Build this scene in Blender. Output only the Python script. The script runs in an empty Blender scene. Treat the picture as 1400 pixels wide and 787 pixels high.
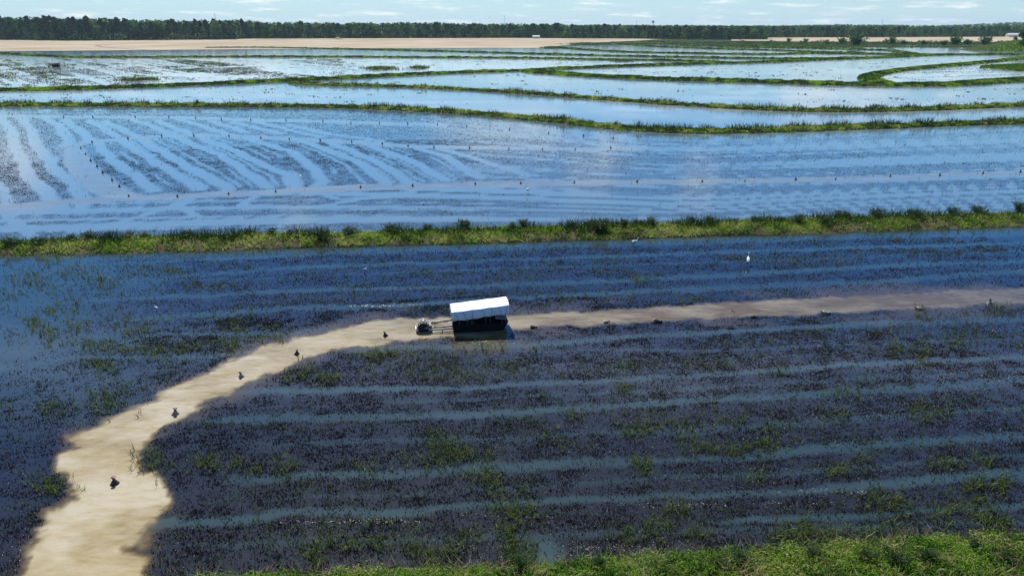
import bpy, math, random
import numpy as np
from mathutils import Vector, Matrix
rng = np.random.default_rng(11)
random.seed(11)
sc = bpy.context.scene
COL = sc.collection
R = math.radians
H = 19.0; F = 934.0; PITCH = math.atan((393.5-36)/F)
CP, SP = math.cos(PITCH), math.sin(PITCH)

# ------------------------------------------------------------ geometry helpers
def P(x, y, z=0.0):
    """ground point seen at photo pixel (x, y)"""
    xc = (x-700)/F; yc = (393.5-y)/F
    d = (xc, CP+yc*SP, -SP+yc*CP)
    t = (z-H)/d[2]
    return Vector((d[0]*t, d[1]*t, z))
def proj(X, Y):
    dep = Y*CP+H*SP
    return 700+F*X/dep, 393.5-F*(Y*SP-H*CP)/dep
_perm = rng.random((256, 256))
def vnoise(x, y):
    xi = np.floor(x).astype(int); yi = np.floor(y).astype(int)
    fx = x-xi; fy = y-yi
    fx = fx*fx*(3-2*fx); fy = fy*fy*(3-2*fy)
    a = _perm[xi & 255, yi & 255]; b = _perm[(xi+1) & 255, yi & 255]
    c = _perm[xi & 255, (yi+1) & 255]; d = _perm[(xi+1) & 255, (yi+1) & 255]
    return (a*(1-fx)+b*fx)*(1-fy)+(c*(1-fx)+d*fx)*fy
def fbm(x, y, o=4):
    s = 0; a = .5; t = 0
    for i in range(o):
        s = s+a*vnoise(x*2**i+17*i, y*2**i+31*i); t += a; a *= .5
    return s/t
def sstep(a, b, x):
    t = np.clip((x-a)/(b-a), 0, 1); return t*t*(3-2*t)

def mesh_np(name, verts, faces, mat=None, attrs=None, smooth=False, parent=None):
    """faces: (n,3) or (n,4) array"""
    me = bpy.data.meshes.new(name)
    verts = np.asarray(verts, dtype=np.float32); faces = np.asarray(faces, dtype=np.int32)
    n, k = faces.shape
    me.vertices.add(len(verts)); me.vertices.foreach_set('co', verts.ravel())
    me.loops.add(n*k); me.loops.foreach_set('vertex_index', faces.ravel())
    me.polygons.add(n); me.polygons.foreach_set('loop_start', np.arange(0, n*k, k, dtype=np.int32))
    me.polygons.foreach_set('use_smooth', np.full(n, smooth))
    if attrs:
        for an, av in attrs.items():
            a = me.attributes.new(an, 'FLOAT', 'POINT'); a.data.foreach_set('value', np.asarray(av, dtype=np.float32))
    me.update(calc_edges=True)
    if mat: me.materials.append(mat)
    o = bpy.data.objects.new(name, me); COL.objects.link(o)
    if parent: o.parent = parent
    return o

class MB:
    """collects shapes into ONE mesh"""
    def __init__(s): s.v = []; s.f = []
    def add(s, v, f):
        n = len(s.v); s.v += [tuple(p) for p in v]; s.f += [tuple(i+n for i in q) for q in f]; return s
    def box(s, c, d, rot=None):
        x, y, z = d[0]/2, d[1]/2, d[2]/2
        vs = [Vector((a*x, b*y, e*z)) for a in (-1, 1) for b in (-1, 1) for e in (-1, 1)]
        if rot: vs = [rot @ p for p in vs]
        vs = [p+Vector(c) for p in vs]
        return s.add(vs, [(0,1,3,2),(4,6,7,5),(0,4,5,1),(2,3,7,6),(0,2,6,4),(1,5,7,3)])
    def tube(s, a, b, r1, r2=None, n=8, cap=True):
        r2 = r1 if r2 is None else r2
        a = Vector(a); b = Vector(b); ax = (b-a).normalized()
        u = ax.orthogonal().normalized(); w = ax.cross(u)
        vs = []
        for i in range(n):
            t = 2*math.pi*i/n; d = u*math.cos(t)+w*math.sin(t)
            vs += [a+d*r1, b+d*r2]
        fs = [(2*i, (2*i+2) % (2*n), (2*i+3) % (2*n), 2*i+1) for i in range(n)]
        if cap: fs += [tuple(2*i for i in range(n))[::-1], tuple(2*i+1 for i in range(n))]
        return s.add(vs, fs)
    def lathe(s, prof, c=(0, 0, 0), n=12):
        vs = []; m = len(prof)
        for i in range(n):
            t = 2*math.pi*i/n
            vs += [(c[0]+r*math.cos(t), c[1]+r*math.sin(t), c[2]+z) for r, z in prof]
        fs = [(i*m+j, ((i+1) % n)*m+j, ((i+1) % n)*m+j+1, i*m+j+1) for i in range(n) for j in range(m-1)]
        return s.add(vs, fs)
    def build(s, name, mat, parent=None, smooth=False, bevel=0):
        me = bpy.data.meshes.new(name); me.from_pydata(s.v, [], s.f); me.validate(); me.update()
        me.materials.append(mat)
        if smooth: me.polygons.foreach_set('use_smooth', [True]*len(me.polygons))
        o = bpy.data.objects.new(name, me); COL.objects.link(o)
        if parent: o.parent = parent
        if bevel:
            b = o.modifiers.new('bev', 'BEVEL'); b.width = bevel; b.segments = 2; b.limit_method = 'ANGLE'
        return o

def tag(o, label=None, cat=None, group=None, kind=None):
    if label: o['label'] = label
    if cat: o['category'] = cat
    if group: o['group'] = group
    if kind: o['kind'] = kind
    return o
def empty(name, loc, rz=0, scale=1):
    o = bpy.data.objects.new(name, None); COL.objects.link(o)
    o.location = loc; o.rotation_euler = (0, 0, rz); o.scale = (scale,)*3 if not isinstance(scale, tuple) else scale
    o.empty_display_size = .3
    return o
def copy_tree(o, parent=None):
    c = o.copy(); COL.objects.link(c)
    if parent: c.parent = parent
    for ch in list(o.children): copy_tree(ch, c)
    return c
ORD = ['first','second','third','fourth','fifth','sixth','seventh','eighth','ninth','tenth','eleventh','twelfth','thirteenth','fourteenth','fifteenth','sixteenth','seventeenth','eighteenth','nineteenth','twentieth','twenty-first','twenty-second','twenty-third','twenty-fourth','twenty-fifth','twenty-sixth','twenty-seventh','twenty-eighth','twenty-ninth','thirtieth']
def ordn(i, n):
    return 'leftmost' if i == 0 else ('rightmost' if i == n-1 else (ORD[i] if i < 30 else 'thirty-'+ORD[i-30]))

# ------------------------------------------------------------ materials
def newmat(name):
    m = bpy.data.materials.new(name); m.use_nodes = True; m.node_tree.nodes.clear()
    return m, m.node_tree.nodes, m.node_tree.links
def principled(name, col, rough=.6, metal=0, noise=None, bump=0, bscale=20, spec=.5):
    m, N, L = newmat(name)
    o = N.new('ShaderNodeOutputMaterial'); b = N.new('ShaderNodeBsdfPrincipled'); L.new(b.outputs[0], o.inputs[0])
    b.inputs['Base Color'].default_value = (*col, 1); b.inputs['Roughness'].default_value = rough; b.inputs['Metallic'].default_value = metal
    b.inputs['Specular IOR Level'].default_value = spec
    g = N.new('ShaderNodeNewGeometry')
    if noise:
        col2, sc_ = noise
        t = N.new('ShaderNodeTexNoise'); t.inputs['Scale'].default_value = sc_; t.inputs['Detail'].default_value = 6; L.new(g.outputs['Position'], t.inputs['Vector'])
        r = N.new('ShaderNodeValToRGB'); r.color_ramp.elements[0].position = .35; r.color_ramp.elements[1].position = .65
        r.color_ramp.elements[0].color = (*col, 1); r.color_ramp.elements[1].color = (*col2, 1)
        L.new(t.outputs[0], r.inputs[0]); L.new(r.outputs[0], b.inputs['Base Color'])
    if bump:
        t = N.new('ShaderNodeTexNoise'); t.inputs['Scale'].default_value = bscale; t.inputs['Detail'].default_value = 4; L.new(g.outputs['Position'], t.inputs['Vector'])
        bp = N.new('ShaderNodeBump'); bp.inputs['Strength'].default_value = bump; L.new(t.outputs[0], bp.inputs['Height']); L.new(bp.outputs[0], b.inputs['Normal'])
    return m
def foliage(name, cols, trans=.35, rough=.6, spec=.25):
    """ramp over the per-blade attribute 'tint'"""
    m, N, L = newmat(name)
    o = N.new('ShaderNodeOutputMaterial'); b = N.new('ShaderNodeBsdfPrincipled'); t = N.new('ShaderNodeBsdfTranslucent'); mx = N.new('ShaderNodeMixShader')
    a = N.new('ShaderNodeAttribute'); a.attribute_name = 'tint'
    r = N.new('ShaderNodeValToRGB'); e = r.color_ramp.elements
    while len(e) < len(cols): e.new(.5)
    for i, c in enumerate(cols): e[i].position = i/(len(cols)-1); e[i].color = (*c, 1)
    L.new(a.outputs['Fac'], r.inputs[0]); L.new(r.outputs[0], b.inputs['Base Color']); L.new(r.outputs[0], t.inputs['Color'])
    b.inputs['Roughness'].default_value = rough; b.inputs['Specular IOR Level'].default_value = spec
    mx.inputs[0].default_value = trans; L.new(b.outputs[0], mx.inputs[1]); L.new(t.outputs[0], mx.inputs[2]); L.new(mx.outputs[0], o.inputs[0])
    return m
def mathn(N, L, op, a, b=None, c=None):
    n = N.new('ShaderNodeMath'); n.operation = op
    for i, v in enumerate((a, b, c)):
        if v is None: continue
        if isinstance(v, (int, float)): n.inputs[i].default_value = v
        else: L.new(v, n.inputs[i])
    return n.outputs[0]
def mixc(N, L, fac, a, b):
    n = N.new('ShaderNodeMix'); n.data_type = 'RGBA'
    for s, v in ((n.inputs[0], fac), (n.inputs[6], a), (n.inputs[7], b)):
        if isinstance(v, tuple): s.default_value = (*v, 1)
        elif isinstance(v, (int, float)): s.default_value = v
        else: L.new(v, s)
    return n.outputs[2]

def water_material():
    m, N, L = newmat('flooded_field_water')
    o = N.new('ShaderNodeOutputMaterial'); b = N.new('ShaderNodeBsdfPrincipled'); L.new(b.outputs[0], o.inputs[0])
    g = N.new('ShaderNodeNewGeometry')
    def attr(n_):
        a = N.new('ShaderNodeAttribute'); a.attribute_name = n_; return a.outputs['Fac']
    lane, mud, milk, silt_glare = attr('lane'), attr('mud'), attr('milk'), attr('silt_glare')
    def noise(scale, det=4, vec=None, rough=.55):
        t = N.new('ShaderNodeTexNoise'); t.inputs['Scale'].default_value = scale; t.inputs['Detail'].default_value = det; t.inputs['Roughness'].default_value = rough
        L.new(vec or g.outputs['Position'], t.inputs['Vector']); return t.outputs[0]
    mp = N.new('ShaderNodeMapping'); mp.inputs['Scale'].default_value = (.25, 1, 1); mp.inputs['Rotation'].default_value = (0, 0, R(-10)); L.new(g.outputs['Position'], mp.inputs['Vector'])
    fine = mathn(N, L, 'ADD', mathn(N, L, 'MULTIPLY', mathn(N, L, 'SUBTRACT', noise(9, 6, None, .7), .5), 2.2), .5); mid_ = noise(.8, 5, mp.outputs[0]); 
    # vegetated bed (purple brown, matted stems) / clear lanes (green-blue silt) / milky / grey silt and painted far-water glare / stirred-up mud
    veg = mixc(N, L, fine, (.004, .006, .011), (.024, .027, .037))
    clr = mixc(N, L, mid_, (.007, .022, .030), (.024, .052, .056))
    c = mixc(N, L, lane, veg, clr)
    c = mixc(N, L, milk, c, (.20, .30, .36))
    c = mixc(N, L, silt_glare, c, mixc(N, L, mid_, (.38, .41, .43), (.52, .54, .55)))
    r = N.new('ShaderNodeValToRGB'); e = r.color_ramp.elements; e[0].position = .33; e[1].position = .66
    e[0].color = (.19, .13, .035, 1); e[1].color = (.43, .385, .275, 1); el = e.new(.50); el.color = (.34, .28, .155, 1)
    mp2 = N.new('ShaderNodeMapping'); mp2.inputs['Scale'].default_value = (.55, 1.5, 1); mp2.inputs['Rotation'].default_value = (0, 0, R(-28)); L.new(g.outputs['Position'], mp2.inputs['Vector'])
    t = N.new('ShaderNodeTexNoise'); t.inputs['Scale'].default_value = .34; t.inputs['Detail'].default_value = 8; t.inputs['Distortion'].default_value = .5; t.inputs['Roughness'].default_value = .6
    L.new(mp2.outputs[0], t.inputs['Vector']); L.new(mathn(N, L, 'ADD', mathn(N, L, 'ADD', mathn(N, L, 'MULTIPLY', mathn(N, L, 'SUBTRACT', noise(1.9, 6, mp2.outputs[0], .65), .5), .38), mathn(N, L, 'MULTIPLY', t.outputs[0], .66)), mathn(N, L, 'MULTIPLY', mathn(N, L, 'POWER', mathn(N, L, 'MINIMUM', mud, 1), 2), .235)), r.inputs[0])
    c = mixc(N, L, mud, c, r.outputs[0])
    L.new(c, b.inputs['Base Color'])
    b.inputs['IOR'].default_value = 1.38; b.inputs['Roughness'].default_value = .06
    b.inputs['Specular Tint'].default_value = (1, 1, 1, 1)
    bp = N.new('ShaderNodeBump'); bp.inputs['Strength'].default_value = .5; bp.inputs['Distance'].default_value = .02
    h = mathn(N, L, 'ADD', noise(2.2, 4), mathn(N, L, 'MULTIPLY', noise(9, 3), .3))
    L.new(h, bp.inputs['Height']); L.new(bp.outputs[0], b.inputs['Normal'])
    return m

M = {}
M['water'] = water_material()
M['soil'] = principled('levee_soil', (.07, .06, .03), .9, noise=((.10, .085, .05), 2.5), bump=.4, bscale=8, spec=.1)
M['bare'] = principled('bare_field', (.34, .285, .205), .95, noise=((.45, .39, .30), .013), bump=.1, bscale=.5, spec=0)
M['ground'] = principled('far_ground', (.035, .06, .02), .95, noise=((.07, .09, .035), .01), spec=0)
M['grass'] = foliage('levee_grass', [(.022, .070, .008), (.085, .20, .010), (.23, .39, .018), (.40, .42, .14)], .48)
M['weeds'] = foliage('dark_weeds', [(.010, .030, .010), (.022, .060, .014), (.05, .105, .02), (.05, .04, .02)], .3)
M['stub'] = foliage('stubble', [(.008, .007, .010), (.022, .016, .018), (.06, .045, .035), (.26, .22, .16)], .1, .4, .5)
M['sedge'] = foliage('sedge', [(.02, .04, .018), (.06, .10, .025), (.20, .26, .05)], .45)
M['pine'] = foliage('pine_needles', [(.010, .040, .020), (.022, .075, .032), (.045, .12, .042)], .28, .7)
M['oak'] = foliage('broadleaf', [(.018, .065, .018), (.050, .145, .026), (.10, .23, .045)], .35, .7)
M['pale'] = foliage('pale_leaves', [(.08, .16, .03), (.15, .26, .05), (.24, .34, .08)], .38, .7)
M['bark'] = principled('bark', (.06, .045, .035), .9, noise=((.10, .08, .065), 3))
M['tarp'] = principled('white_tarp', (.83, .85, .88), .55, noise=((.76, .79, .84), 3), bump=.15, bscale=5)
M['dark'] = principled('dark_hull', (.006, .006, .007), .6, noise=((.014, .013, .012), 6), bump=.1, spec=.2)
M['alu'] = principled('aluminium', (.45, .46, .47), .38, .8, noise=((.32, .32, .33), 9), bump=.1)
M['steel'] = principled('worn_steel', (.60, .60, .58), .4, .5, noise=((.28, .22, .17), 12), bump=.1)
M['rig'] = principled('rusty_rig_steel', (.10, .09, .085), .6, .3, noise=((.30, .28, .26), 7), bump=.1)
M['rubber'] = principled('black_rubber', (.012, .012, .012), .7)
M['net'] = principled('trap_mesh', (.025, .022, .018), .6, noise=((.07, .06, .045), 25), bump=.4, bscale=60)
M['netpale'] = principled('wet_trap_mesh', (.20, .18, .14), .6, noise=((.33, .30, .25), 30), bump=.4, bscale=60)
M['black'] = principled('black_collar', (.008, .006, .006), .5)
M['red'] = principled('red_collar', (.16, .008, .012), .45)
M['feather'] = principled('white_feathers', (.86, .86, .84), .8, noise=((.78, .78, .76), 30))
M['beak'] = principled('yellow_beak', (.5, .28, .03), .5)
M['legm'] = principled('dark_legs', (.01, .01, .01), .6)
M['white'] = principled('white_siding', (.72, .72, .70), .7, noise=((.62, .62, .60), .4))
M['roof'] = principled('grey_roof', (.35, .36, .38), .6, noise=((.28, .29, .30), .6))
M['glass'] = principled('dark_glass', (.02, .025, .03), .1)
M['mast'] = principled('mast_steel', (.30, .32, .36), .6, noise=((.45, .18, .14), .15))

# ------------------------------------------------------------ field layout (photo pixels turned into ground points)
MAIN = [(-260,352),(-100,346),(0,341),(115,338),(230,334.5),(400,330),(550,326.5),(750,320.5),(850,317),(1000,313.5),(1200,306.5),(1400,301),(1560,297),(1700,293)]
L2 = [(-150,144),(0,144.5),(200,145),(350,145.5),(450,146.5),(550,150),(620,154),(700,160.5),(750,165),(800,171),(850,177),(900,181),(950,182),(1050,179.5),(1225,173.5),(1400,167.5),(1550,163)]
L3 = [(395,114),(420,116),(480,117.5),(563,119.5),(625,122.5),(700,127),(800,134.5),(900,142),(1000,148.5),(1050,151),(1150,153),(1250,151),(1350,147),(1400,144.5),(1550,140)]
L4 = [(-150,125),(0,124),(100,122.5),(200,119),(300,115),(350,113),(450,108.5),(550,103),(650,99),(720,97)]
L5 = [(706,97),(750,100.5),(800,104),(900,109),(1000,111.5),(1050,113),(1150,116),(1250,117.5),(1300,116),(1350,113),(1400,109.5),(1550,104)]
L6 = [(706,97),(750,95),(800,93),(900,89.2),(1000,86.5),(1050,85.6),(1100,83),(1180,80),(1250,77),(1290,75.2),(1400,75),(1550,74)]
L7 = [(1225,115.5),(1200,112.5),(1186,109),(1188,105),(1200,101),(1238,95.5),(1275,92),(1325,87.8),(1363,84),(1400,80.5),(1550,76)]
L8 = [(1358,93.5),(1372,93),(1400,91.5),(1500,89)]
L9 = [(-150,72),(0,74),(50,76.5),(100,79),(200,79),(350,78),(500,78.6),(700,79.8),(800,81.5),(900,83),(1000,85.5)]
L10 = [(280,65.8),(350,65.6),(450,67),(550,69.2),(700,73.2),(800,76),(900,78.2),(1050,80.8),(1180,80)]
L11 = [(762,66),(850,71.5),(1000,74.4),(1050,75),(1110,73.2),(1180,74.5),(1290,75.2)]
L12 = [(792,59.8),(850,61.3),(900,64.4),(975,67.2),(1050,69),(1150,72.4),(1225,75)]
L13 = [(980,64.5),(1050,65.6),(1210,69),(1255,74.5)]
L14 = [(835,57.8),(950,59),(1050,60.5),(1150,62)]
#          name-ish, pts, half width, height, weed amount, weed height
LEV = [(MAIN,2.2,.42,.78,.95),(L2,2.0,.45,.80,1.2),(L3,1.8,.45,.80,1.2),(L4,4.2,.5,.3,.7),(L5,5.4,.6,.25,.7),(L6,3.8,.5,.2,.7),
       (L7,3.8,.6,.1,.6),(L8,5,.6,.1,.8),(L9,3.2,.5,.2,.8),(L10,3.0,.5,.25,.8),(L11,3.2,.5,.2,.8),(L12,3.0,.5,.2,.8),(L13,3.0,.5,.1,.8),(L14,4.0,.5,.1,.8)]
def resample(pts, step):
    w = np.array([P(*p)[:2] for p in pts])
    d = np.r_[0, np.cumsum(np.hypot(*np.diff(w, axis=0).T))]
    n = max(4, int(d[-1]/step)); s = np.linspace(0, d[-1], n)
    # Catmull-like smoothing through interpolation then a small blur
    x = np.interp(s, d, w[:, 0]); y = np.interp(s, d, w[:, 1])
    k = max(1, int(2.5/step*3)); ker = np.ones(2*k+1)/(2*k+1)
    for _ in range(2):
        x = np.convolve(np.pad(x, k, mode='reflect', reflect_type='odd'), ker, 'valid'); y = np.convolve(np.pad(y, k, mode='reflect', reflect_type='odd'), ker, 'valid')
    return np.c_[x, y], s
LANES = [
 ([0,150,350,650,1000,1400],[368,361,351,338,327,321],2.6),
 ([-200,0,270,400,650,850,1000,1400],[408,392,376,366,357,350,344,332],2.8),
 ([-200,0,200,400,650,800,1000,1200,1400],[436,420,407,398,391,386,376,364,357],3.4),
 ([150,400,520,690,850,1000,1200,1400],[440,421,418,408,400,393,385,370],4.2),
 ([-200,0,100,200,400,460],[490,476,462,457,455,452],4.5),
 ([-200,0,100,300,350],[520,502,490,486,482],5),
 ([490,550,750,850,1000,1200,1400],[479,475,470,461,453,442,436],5.5),
 ([330,400,550,700,850,1000,1200,1400],[537,535,532,527,519,510,497,487],5.2),
 ([300,400,550,700,850,1000,1200,1400],[576,570,569,564,556,545,533,520],6.8),
 ([330,430,550,650,760,1000,1100,1250,1400],[657,651,646,641,637,626,615,605,596],8),
 ([150,350,550,750,1000,1100,1400],[722,706,697,687,676,669,646],8.5),
 ([1000,1150,1400],[713,705,690],5),
 ([380,700,1000,1400],[606,598,585,556],5,.55),([400,700,1000,1400],[681,668,651,622],4,.45),([560,900,1400],[549,533,505],3.5,.5),([300,700,1100,1400],[745,735,722,712],6,.45),([700,1000,1400],[431+48,478,462],2.5,.5),([150,600,1000,1400],[389,370,358,344],2,.5),
]
MUD = [(1500,387),(1400,393),(1200,403),(1000,413),(830,424),(700,430),(620,433),(570,436),(510,437),(470,446),(440,455),(410,461),(370,470),(345,480),(310,495),(285,508),(250,525),(215,541),(180,560),(150,570),(110,588),(90,600),(104,612),(85,625),(78,645),(92,665),(97,685),(75,705),(62,725),(45,750),(25,787),(0,850),
       (190,850),(190,787),(203,762),(163,744),(205,730),(217,710),(233,688),(226,665),(214,650),(183,640),(188,618),(213,595),(238,578),(273,556),(290,545),(330,530),(360,515),(395,500),(430,488),(480,476),(545,468),(575,463),(610,462),(640,463),(690,462),(706,449),(830,443),(1000,434),(1200,425),(1400,414),(1500,409)]
def poly_sdf(px, py, poly):
    d = np.full(px.shape, 1e9); inside = np.zeros(px.shape, bool)
    n = len(poly)
    for i in range(n):
        ax, ay = poly[i]; bx, by = poly[(i+1) % n]
        ex, ey = bx-ax, by-ay
        t = np.clip(((px-ax)*ex+(py-ay)*ey)/(ex*ex+ey*ey), 0, 1)
        d = np.minimum(d, np.hypot(px-ax-t*ex, py-ay-t*ey))
        if ay != by:
            inside ^= ((ay > py) != (by > py)) & (px < ex*(py-ay)/ey+ax)
    return np.where(inside, -d, d)
def line_dist(X, Y, pts):
    w = [P(*p) for p in pts]; d = np.full(X.shape, 1e9)
    for a, b in zip(w[:-1], w[1:]):
        ex, ey = b.x-a.x, b.y-a.y
        t = np.clip(((X-a.x)*ex+(Y-a.y)*ey)/(ex*ex+ey*ey), 0, 1)
        d = np.minimum(d, np.hypot(X-a.x-t*ex, Y-a.y-t*ey))
    return d
DIAG = [
 [(-10,150),(3,161),(17,184),(21,199),(33,224),(43,244),(57,259),(71,279),(85,290)],
 [(29,161),(46,184),(51,196),(69,219),(80,236),(100,253),(109,273),(112,290)],
 [(54,160),(80,170),(97,196)],
 [(88,163),(111,181),(126,193)], [(123,164),(160,187)], [(143,166),(189,187)], [(177,161),(237,184)], [(212,164),(260,183)], [(246,163),(309,183)], [(289,166),(337,181)],
 [(320,167),(345,174),(385,183)],[(345,165),(400,179),(440,187)],[(395,171),(450,183),(520,193)],
 [(131,196),(160,224),(211,261)], [(160,190),(200,213),(274,259)], [(194,190),(243,219),(312,259)], [(240,187),(303,213),(369,256)],
 [(266,184),(329,210),(395,240),(404,256)], [(317,184),(400,207),(423,224),(442,248),(432,256)],
 [(356,188),(411,193),(486,219),(531,253)], [(443,192),(506,216),(569,253)], [(480,194),(500,197),(571,224),(611,247)], [(560,199),(606,213),(657,244)],
 [(600,203),(660,220),(720,240)],[(-10,240),(5,262),(15,300),(40,325)],[(250,276),(180,300),(60,330)],[(265,270),(245,282),(275,297)],[(350,268),(330,280),(420,285),(520,268)],
 [(430,262),(460,272),(530,270),(580,258)],
]
_b = DIAG[13:23]
def _rs(g, t):
    a = np.array(g, float); d = np.r_[0, np.cumsum(np.hypot(*np.diff(a, axis=0).T))]; return np.c_[np.interp(t*d[-1], d, a[:, 0]), np.interp(t*d[-1], d, a[:, 1])]
FINE = []
for _p, _q in zip(_b[:-1], _b[1:]):
    for _f in ((.36, .68) if abs(_p[0][0]-_q[0][0]) > 30 else (.5,)):
        _t = np.linspace(.03, .97, 7); FINE.append([tuple(v) for v in _rs(_p, _t)*(1-_f)+_rs(_q, _t)*_f])
for _p, _q in ((DIAG[0], DIAG[1]), (DIAG[1], DIAG[2])): pass
TRACK = [([(-150,292),(60,280),(155,272),(176,270),(242,268.5),(312,265.5),(377,262.5),(493,256.5),(650,252.5),(785,250.5),(960,248.5),(1142,245.5),(1285,240),(1400,236),(1600,229)], 1.55, .62),
         ([(94,199),(126,194),(175,189.5),(221,186),(265,185),(313,186),(395,190),(480,194),(558,200),(640,202),(786,204),(900,203)], 1.7, .45),
         ([(-150,157),(0,158),(87,160),(231,160.5),(343,164),(441,166),(518,169),(600,171)], 2.2, .4)]
LOOP = [(94,198),(112,203),(126,219),(142,236),(165,254),(190,268),(150,275),(120,262),(98,240),(85,215)]
SILT_GLARE = [None]
def field(X, Y):
    """lane, mud, milk, veg at ground points"""
    px, py = proj(X, Y)
    yM = np.interp(px, [p[0] for p in MAIN], [p[1] for p in MAIN])
    y2 = np.interp(px, [p[0] for p in L2], [p[1] for p in L2])
    y4 = np.interp(px, [p[0] for p in L4+L5[1:]], [p[1] for p in L4+L5[1:]])
    near = py > yM
    midp = (py <= yM) & (py > y2)
    wob = (fbm(X*.35, Y*.35, 4)-.5)
    lane = np.zeros_like(X); mud = np.zeros_like(X); milk = np.zeros_like(X)
    # near paddock
    scale = np.clip((py-300)/200, .4, 2)
    for k, (lx, ly, hh, *am) in enumerate(LANES):
        yc = np.interp(px, lx, ly)
        v = np.abs(py-yc+wob*7*scale)/(.82*hh*(1+.9*(fbm(X*.12+9*k, Y*.2, 2)-.5)))
        fade = sstep(lx[0]-60, lx[0]+30, px) * (1 if lx[-1] >= 1400 else 1-sstep(lx[-1]-20, lx[-1]+50, px))
        lane = np.maximum(lane, (1-sstep(.35, 1.45, v+(fbm(X*1.7+k, Y*2.6, 3)-.5)*1.1))*fade*(am[0] if am else 1)*(.55+.6*fbm(X*.1+k*5, Y*.3, 2)))
    # loosely vegetated water on the left and a clear strip off the near bank
    lane = np.maximum(lane, .8*(1-sstep(.5, 1.3, np.abs(py-yM-15+wob*3)/5.5)))
    loose = (1-sstep(60, 330, px+wob*200))*(1-sstep(470, 640, py))
    lane = np.maximum(lane, loose*.75)
    lane = np.maximum(lane, (1-sstep(.4, 1.3, np.hypot((px-738)/34, (py-757)/26)+wob)))
    sd = poly_sdf(px+wob*20*scale+(fbm(X*2.5, Y*2.5, 3)-.5)*12*scale, py+(fbm(X*.8+40, Y*.8, 5)-.5)*15*scale, MUD)
    feather = np.clip((py-370)/26, 2.0, 15)
    mud = (1-sstep(-feather*.6, feather, sd))
    halo = (1-sstep(0, 26, sd))*.22*sstep(.4, .6, fbm(X*.2, Y*.35+7, 3))
    mud = np.maximum(mud*np.interp(px, [420, 600, 800, 1400], [1., .80, .62, .46])*(.80+.4*fbm(X*.5, Y*1.2+3, 4)), halo)
    # swirl of stirred silt trailing off in the lanes beside the boat
    wash = (1-sstep(.3, 1.2, np.hypot((px-650)/120, (py-468)/16)))*.35*fbm(X*.9, Y*1.5, 3)
    mud = np.maximum(mud, wash)
    nearlane, nearmud = lane, mud
    # middle paddock
    ml = np.zeros_like(X); mm = np.zeros_like(X)
    s = midp.copy()
    Xs, Ys = X[s], Y[s]
    if len(Xs):
        w2 = (fbm(Xs*.3, Ys*.15, 3)-.5)
        d = np.full(Xs.shape, 1e9)
        for k, g in enumerate(DIAG):
            d = np.minimum(d, line_dist(Xs+w2*.8, Ys+w2*.9, g)/(.85 if k < 24 else .5))
        l_ = 1-sstep(.75, 1.5, d)
        for k, g in enumerate(FINE):
            l_ = np.maximum(l_, (1-sstep(.12, .55, line_dist(Xs+w2*.9, Ys+w2*.6, g)))*sstep(.40, .55, fbm(Xs*.1+k, Ys*.1, 2))*.9)
        for g, hw, a in TRACK:
            q = 1-sstep(.8, 1.25, line_dist(Xs, Ys+w2*1.2, g)/hw)
            l_ = np.maximum(l_, q); 
            mm_ = q*a*.62
            mm[s] = np.maximum(mm[s], mm_)
        pxs, pys = px[s], py[s]
        sl = poly_sdf(pxs+w2*8, pys, LOOP)
        q = 1-sstep(-3, 4, sl); l_ = np.maximum(l_, q); mm[s] = np.maximum(mm[s], q*.34)
        # contour rows on the right and below the track
        YM = yM[s]; Y2 = y2[s]
        inv = lambda yy: 1/np.tan(PITCH-np.arctan((393.5-yy)/F))
        T = (inv(pys)-inv(YM))/(inv(Y2)-inv(YM))
        rows = np.where(pys > 235, fbm(T*95+3.3, pxs*.0015+2, 3), fbm(T*60+3.3, pxs*.0016+2+w2*.1, 3))
        rows = sstep(.44, .58, rows)
        track_y = np.interp(pxs, [p[0] for p in TRACK[0][0]], [p[1] for p in TRACK[0][0]])
        open_ = np.maximum(sstep(480, 760, pxs+(200-pys)*2.2*0), (pys > track_y)*1.0)
        open_ = np.maximum(open_, 1-sstep(150, 160, pys))
        l_ = np.where(open_ > .01, np.maximum(l_, rows*open_), l_)
        ml[s] = l_
    lane = np.where(midp, ml, np.where(near, nearlane, 1.0)); mud = np.where(midp, mm, np.where(near, nearmud, 0.0))
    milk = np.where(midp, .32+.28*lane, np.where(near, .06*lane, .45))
    far = ~near & ~midp
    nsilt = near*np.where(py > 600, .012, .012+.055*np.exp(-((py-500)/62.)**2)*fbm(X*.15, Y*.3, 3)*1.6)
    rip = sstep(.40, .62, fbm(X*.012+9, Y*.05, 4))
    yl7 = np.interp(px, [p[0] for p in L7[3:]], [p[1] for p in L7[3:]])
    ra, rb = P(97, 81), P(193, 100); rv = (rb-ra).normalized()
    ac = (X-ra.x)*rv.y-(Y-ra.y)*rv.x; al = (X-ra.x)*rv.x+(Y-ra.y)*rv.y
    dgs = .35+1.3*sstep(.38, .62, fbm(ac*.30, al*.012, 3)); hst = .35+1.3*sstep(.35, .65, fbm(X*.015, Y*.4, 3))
    SILT_GLARE[0] = nsilt+np.where(far, .04+.34*rip*hst, 0.)+np.where(far & (py > 79) & (py < y4-2) & (px < 720-(py-97)*6), .72*dgs, 0.)+np.where(far & (px > 1192) & (py > yl7) & (py < y4), .72*hst, 0.)  # far terms paint pale sky glare into the water colour; near term is silt
    veg = (1-lane)*(1-np.clip(mud*4, 0, 1))
    veg = np.where(far, .03, veg)
    return lane, mud, milk, veg, px, py, near, midp, far

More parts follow.
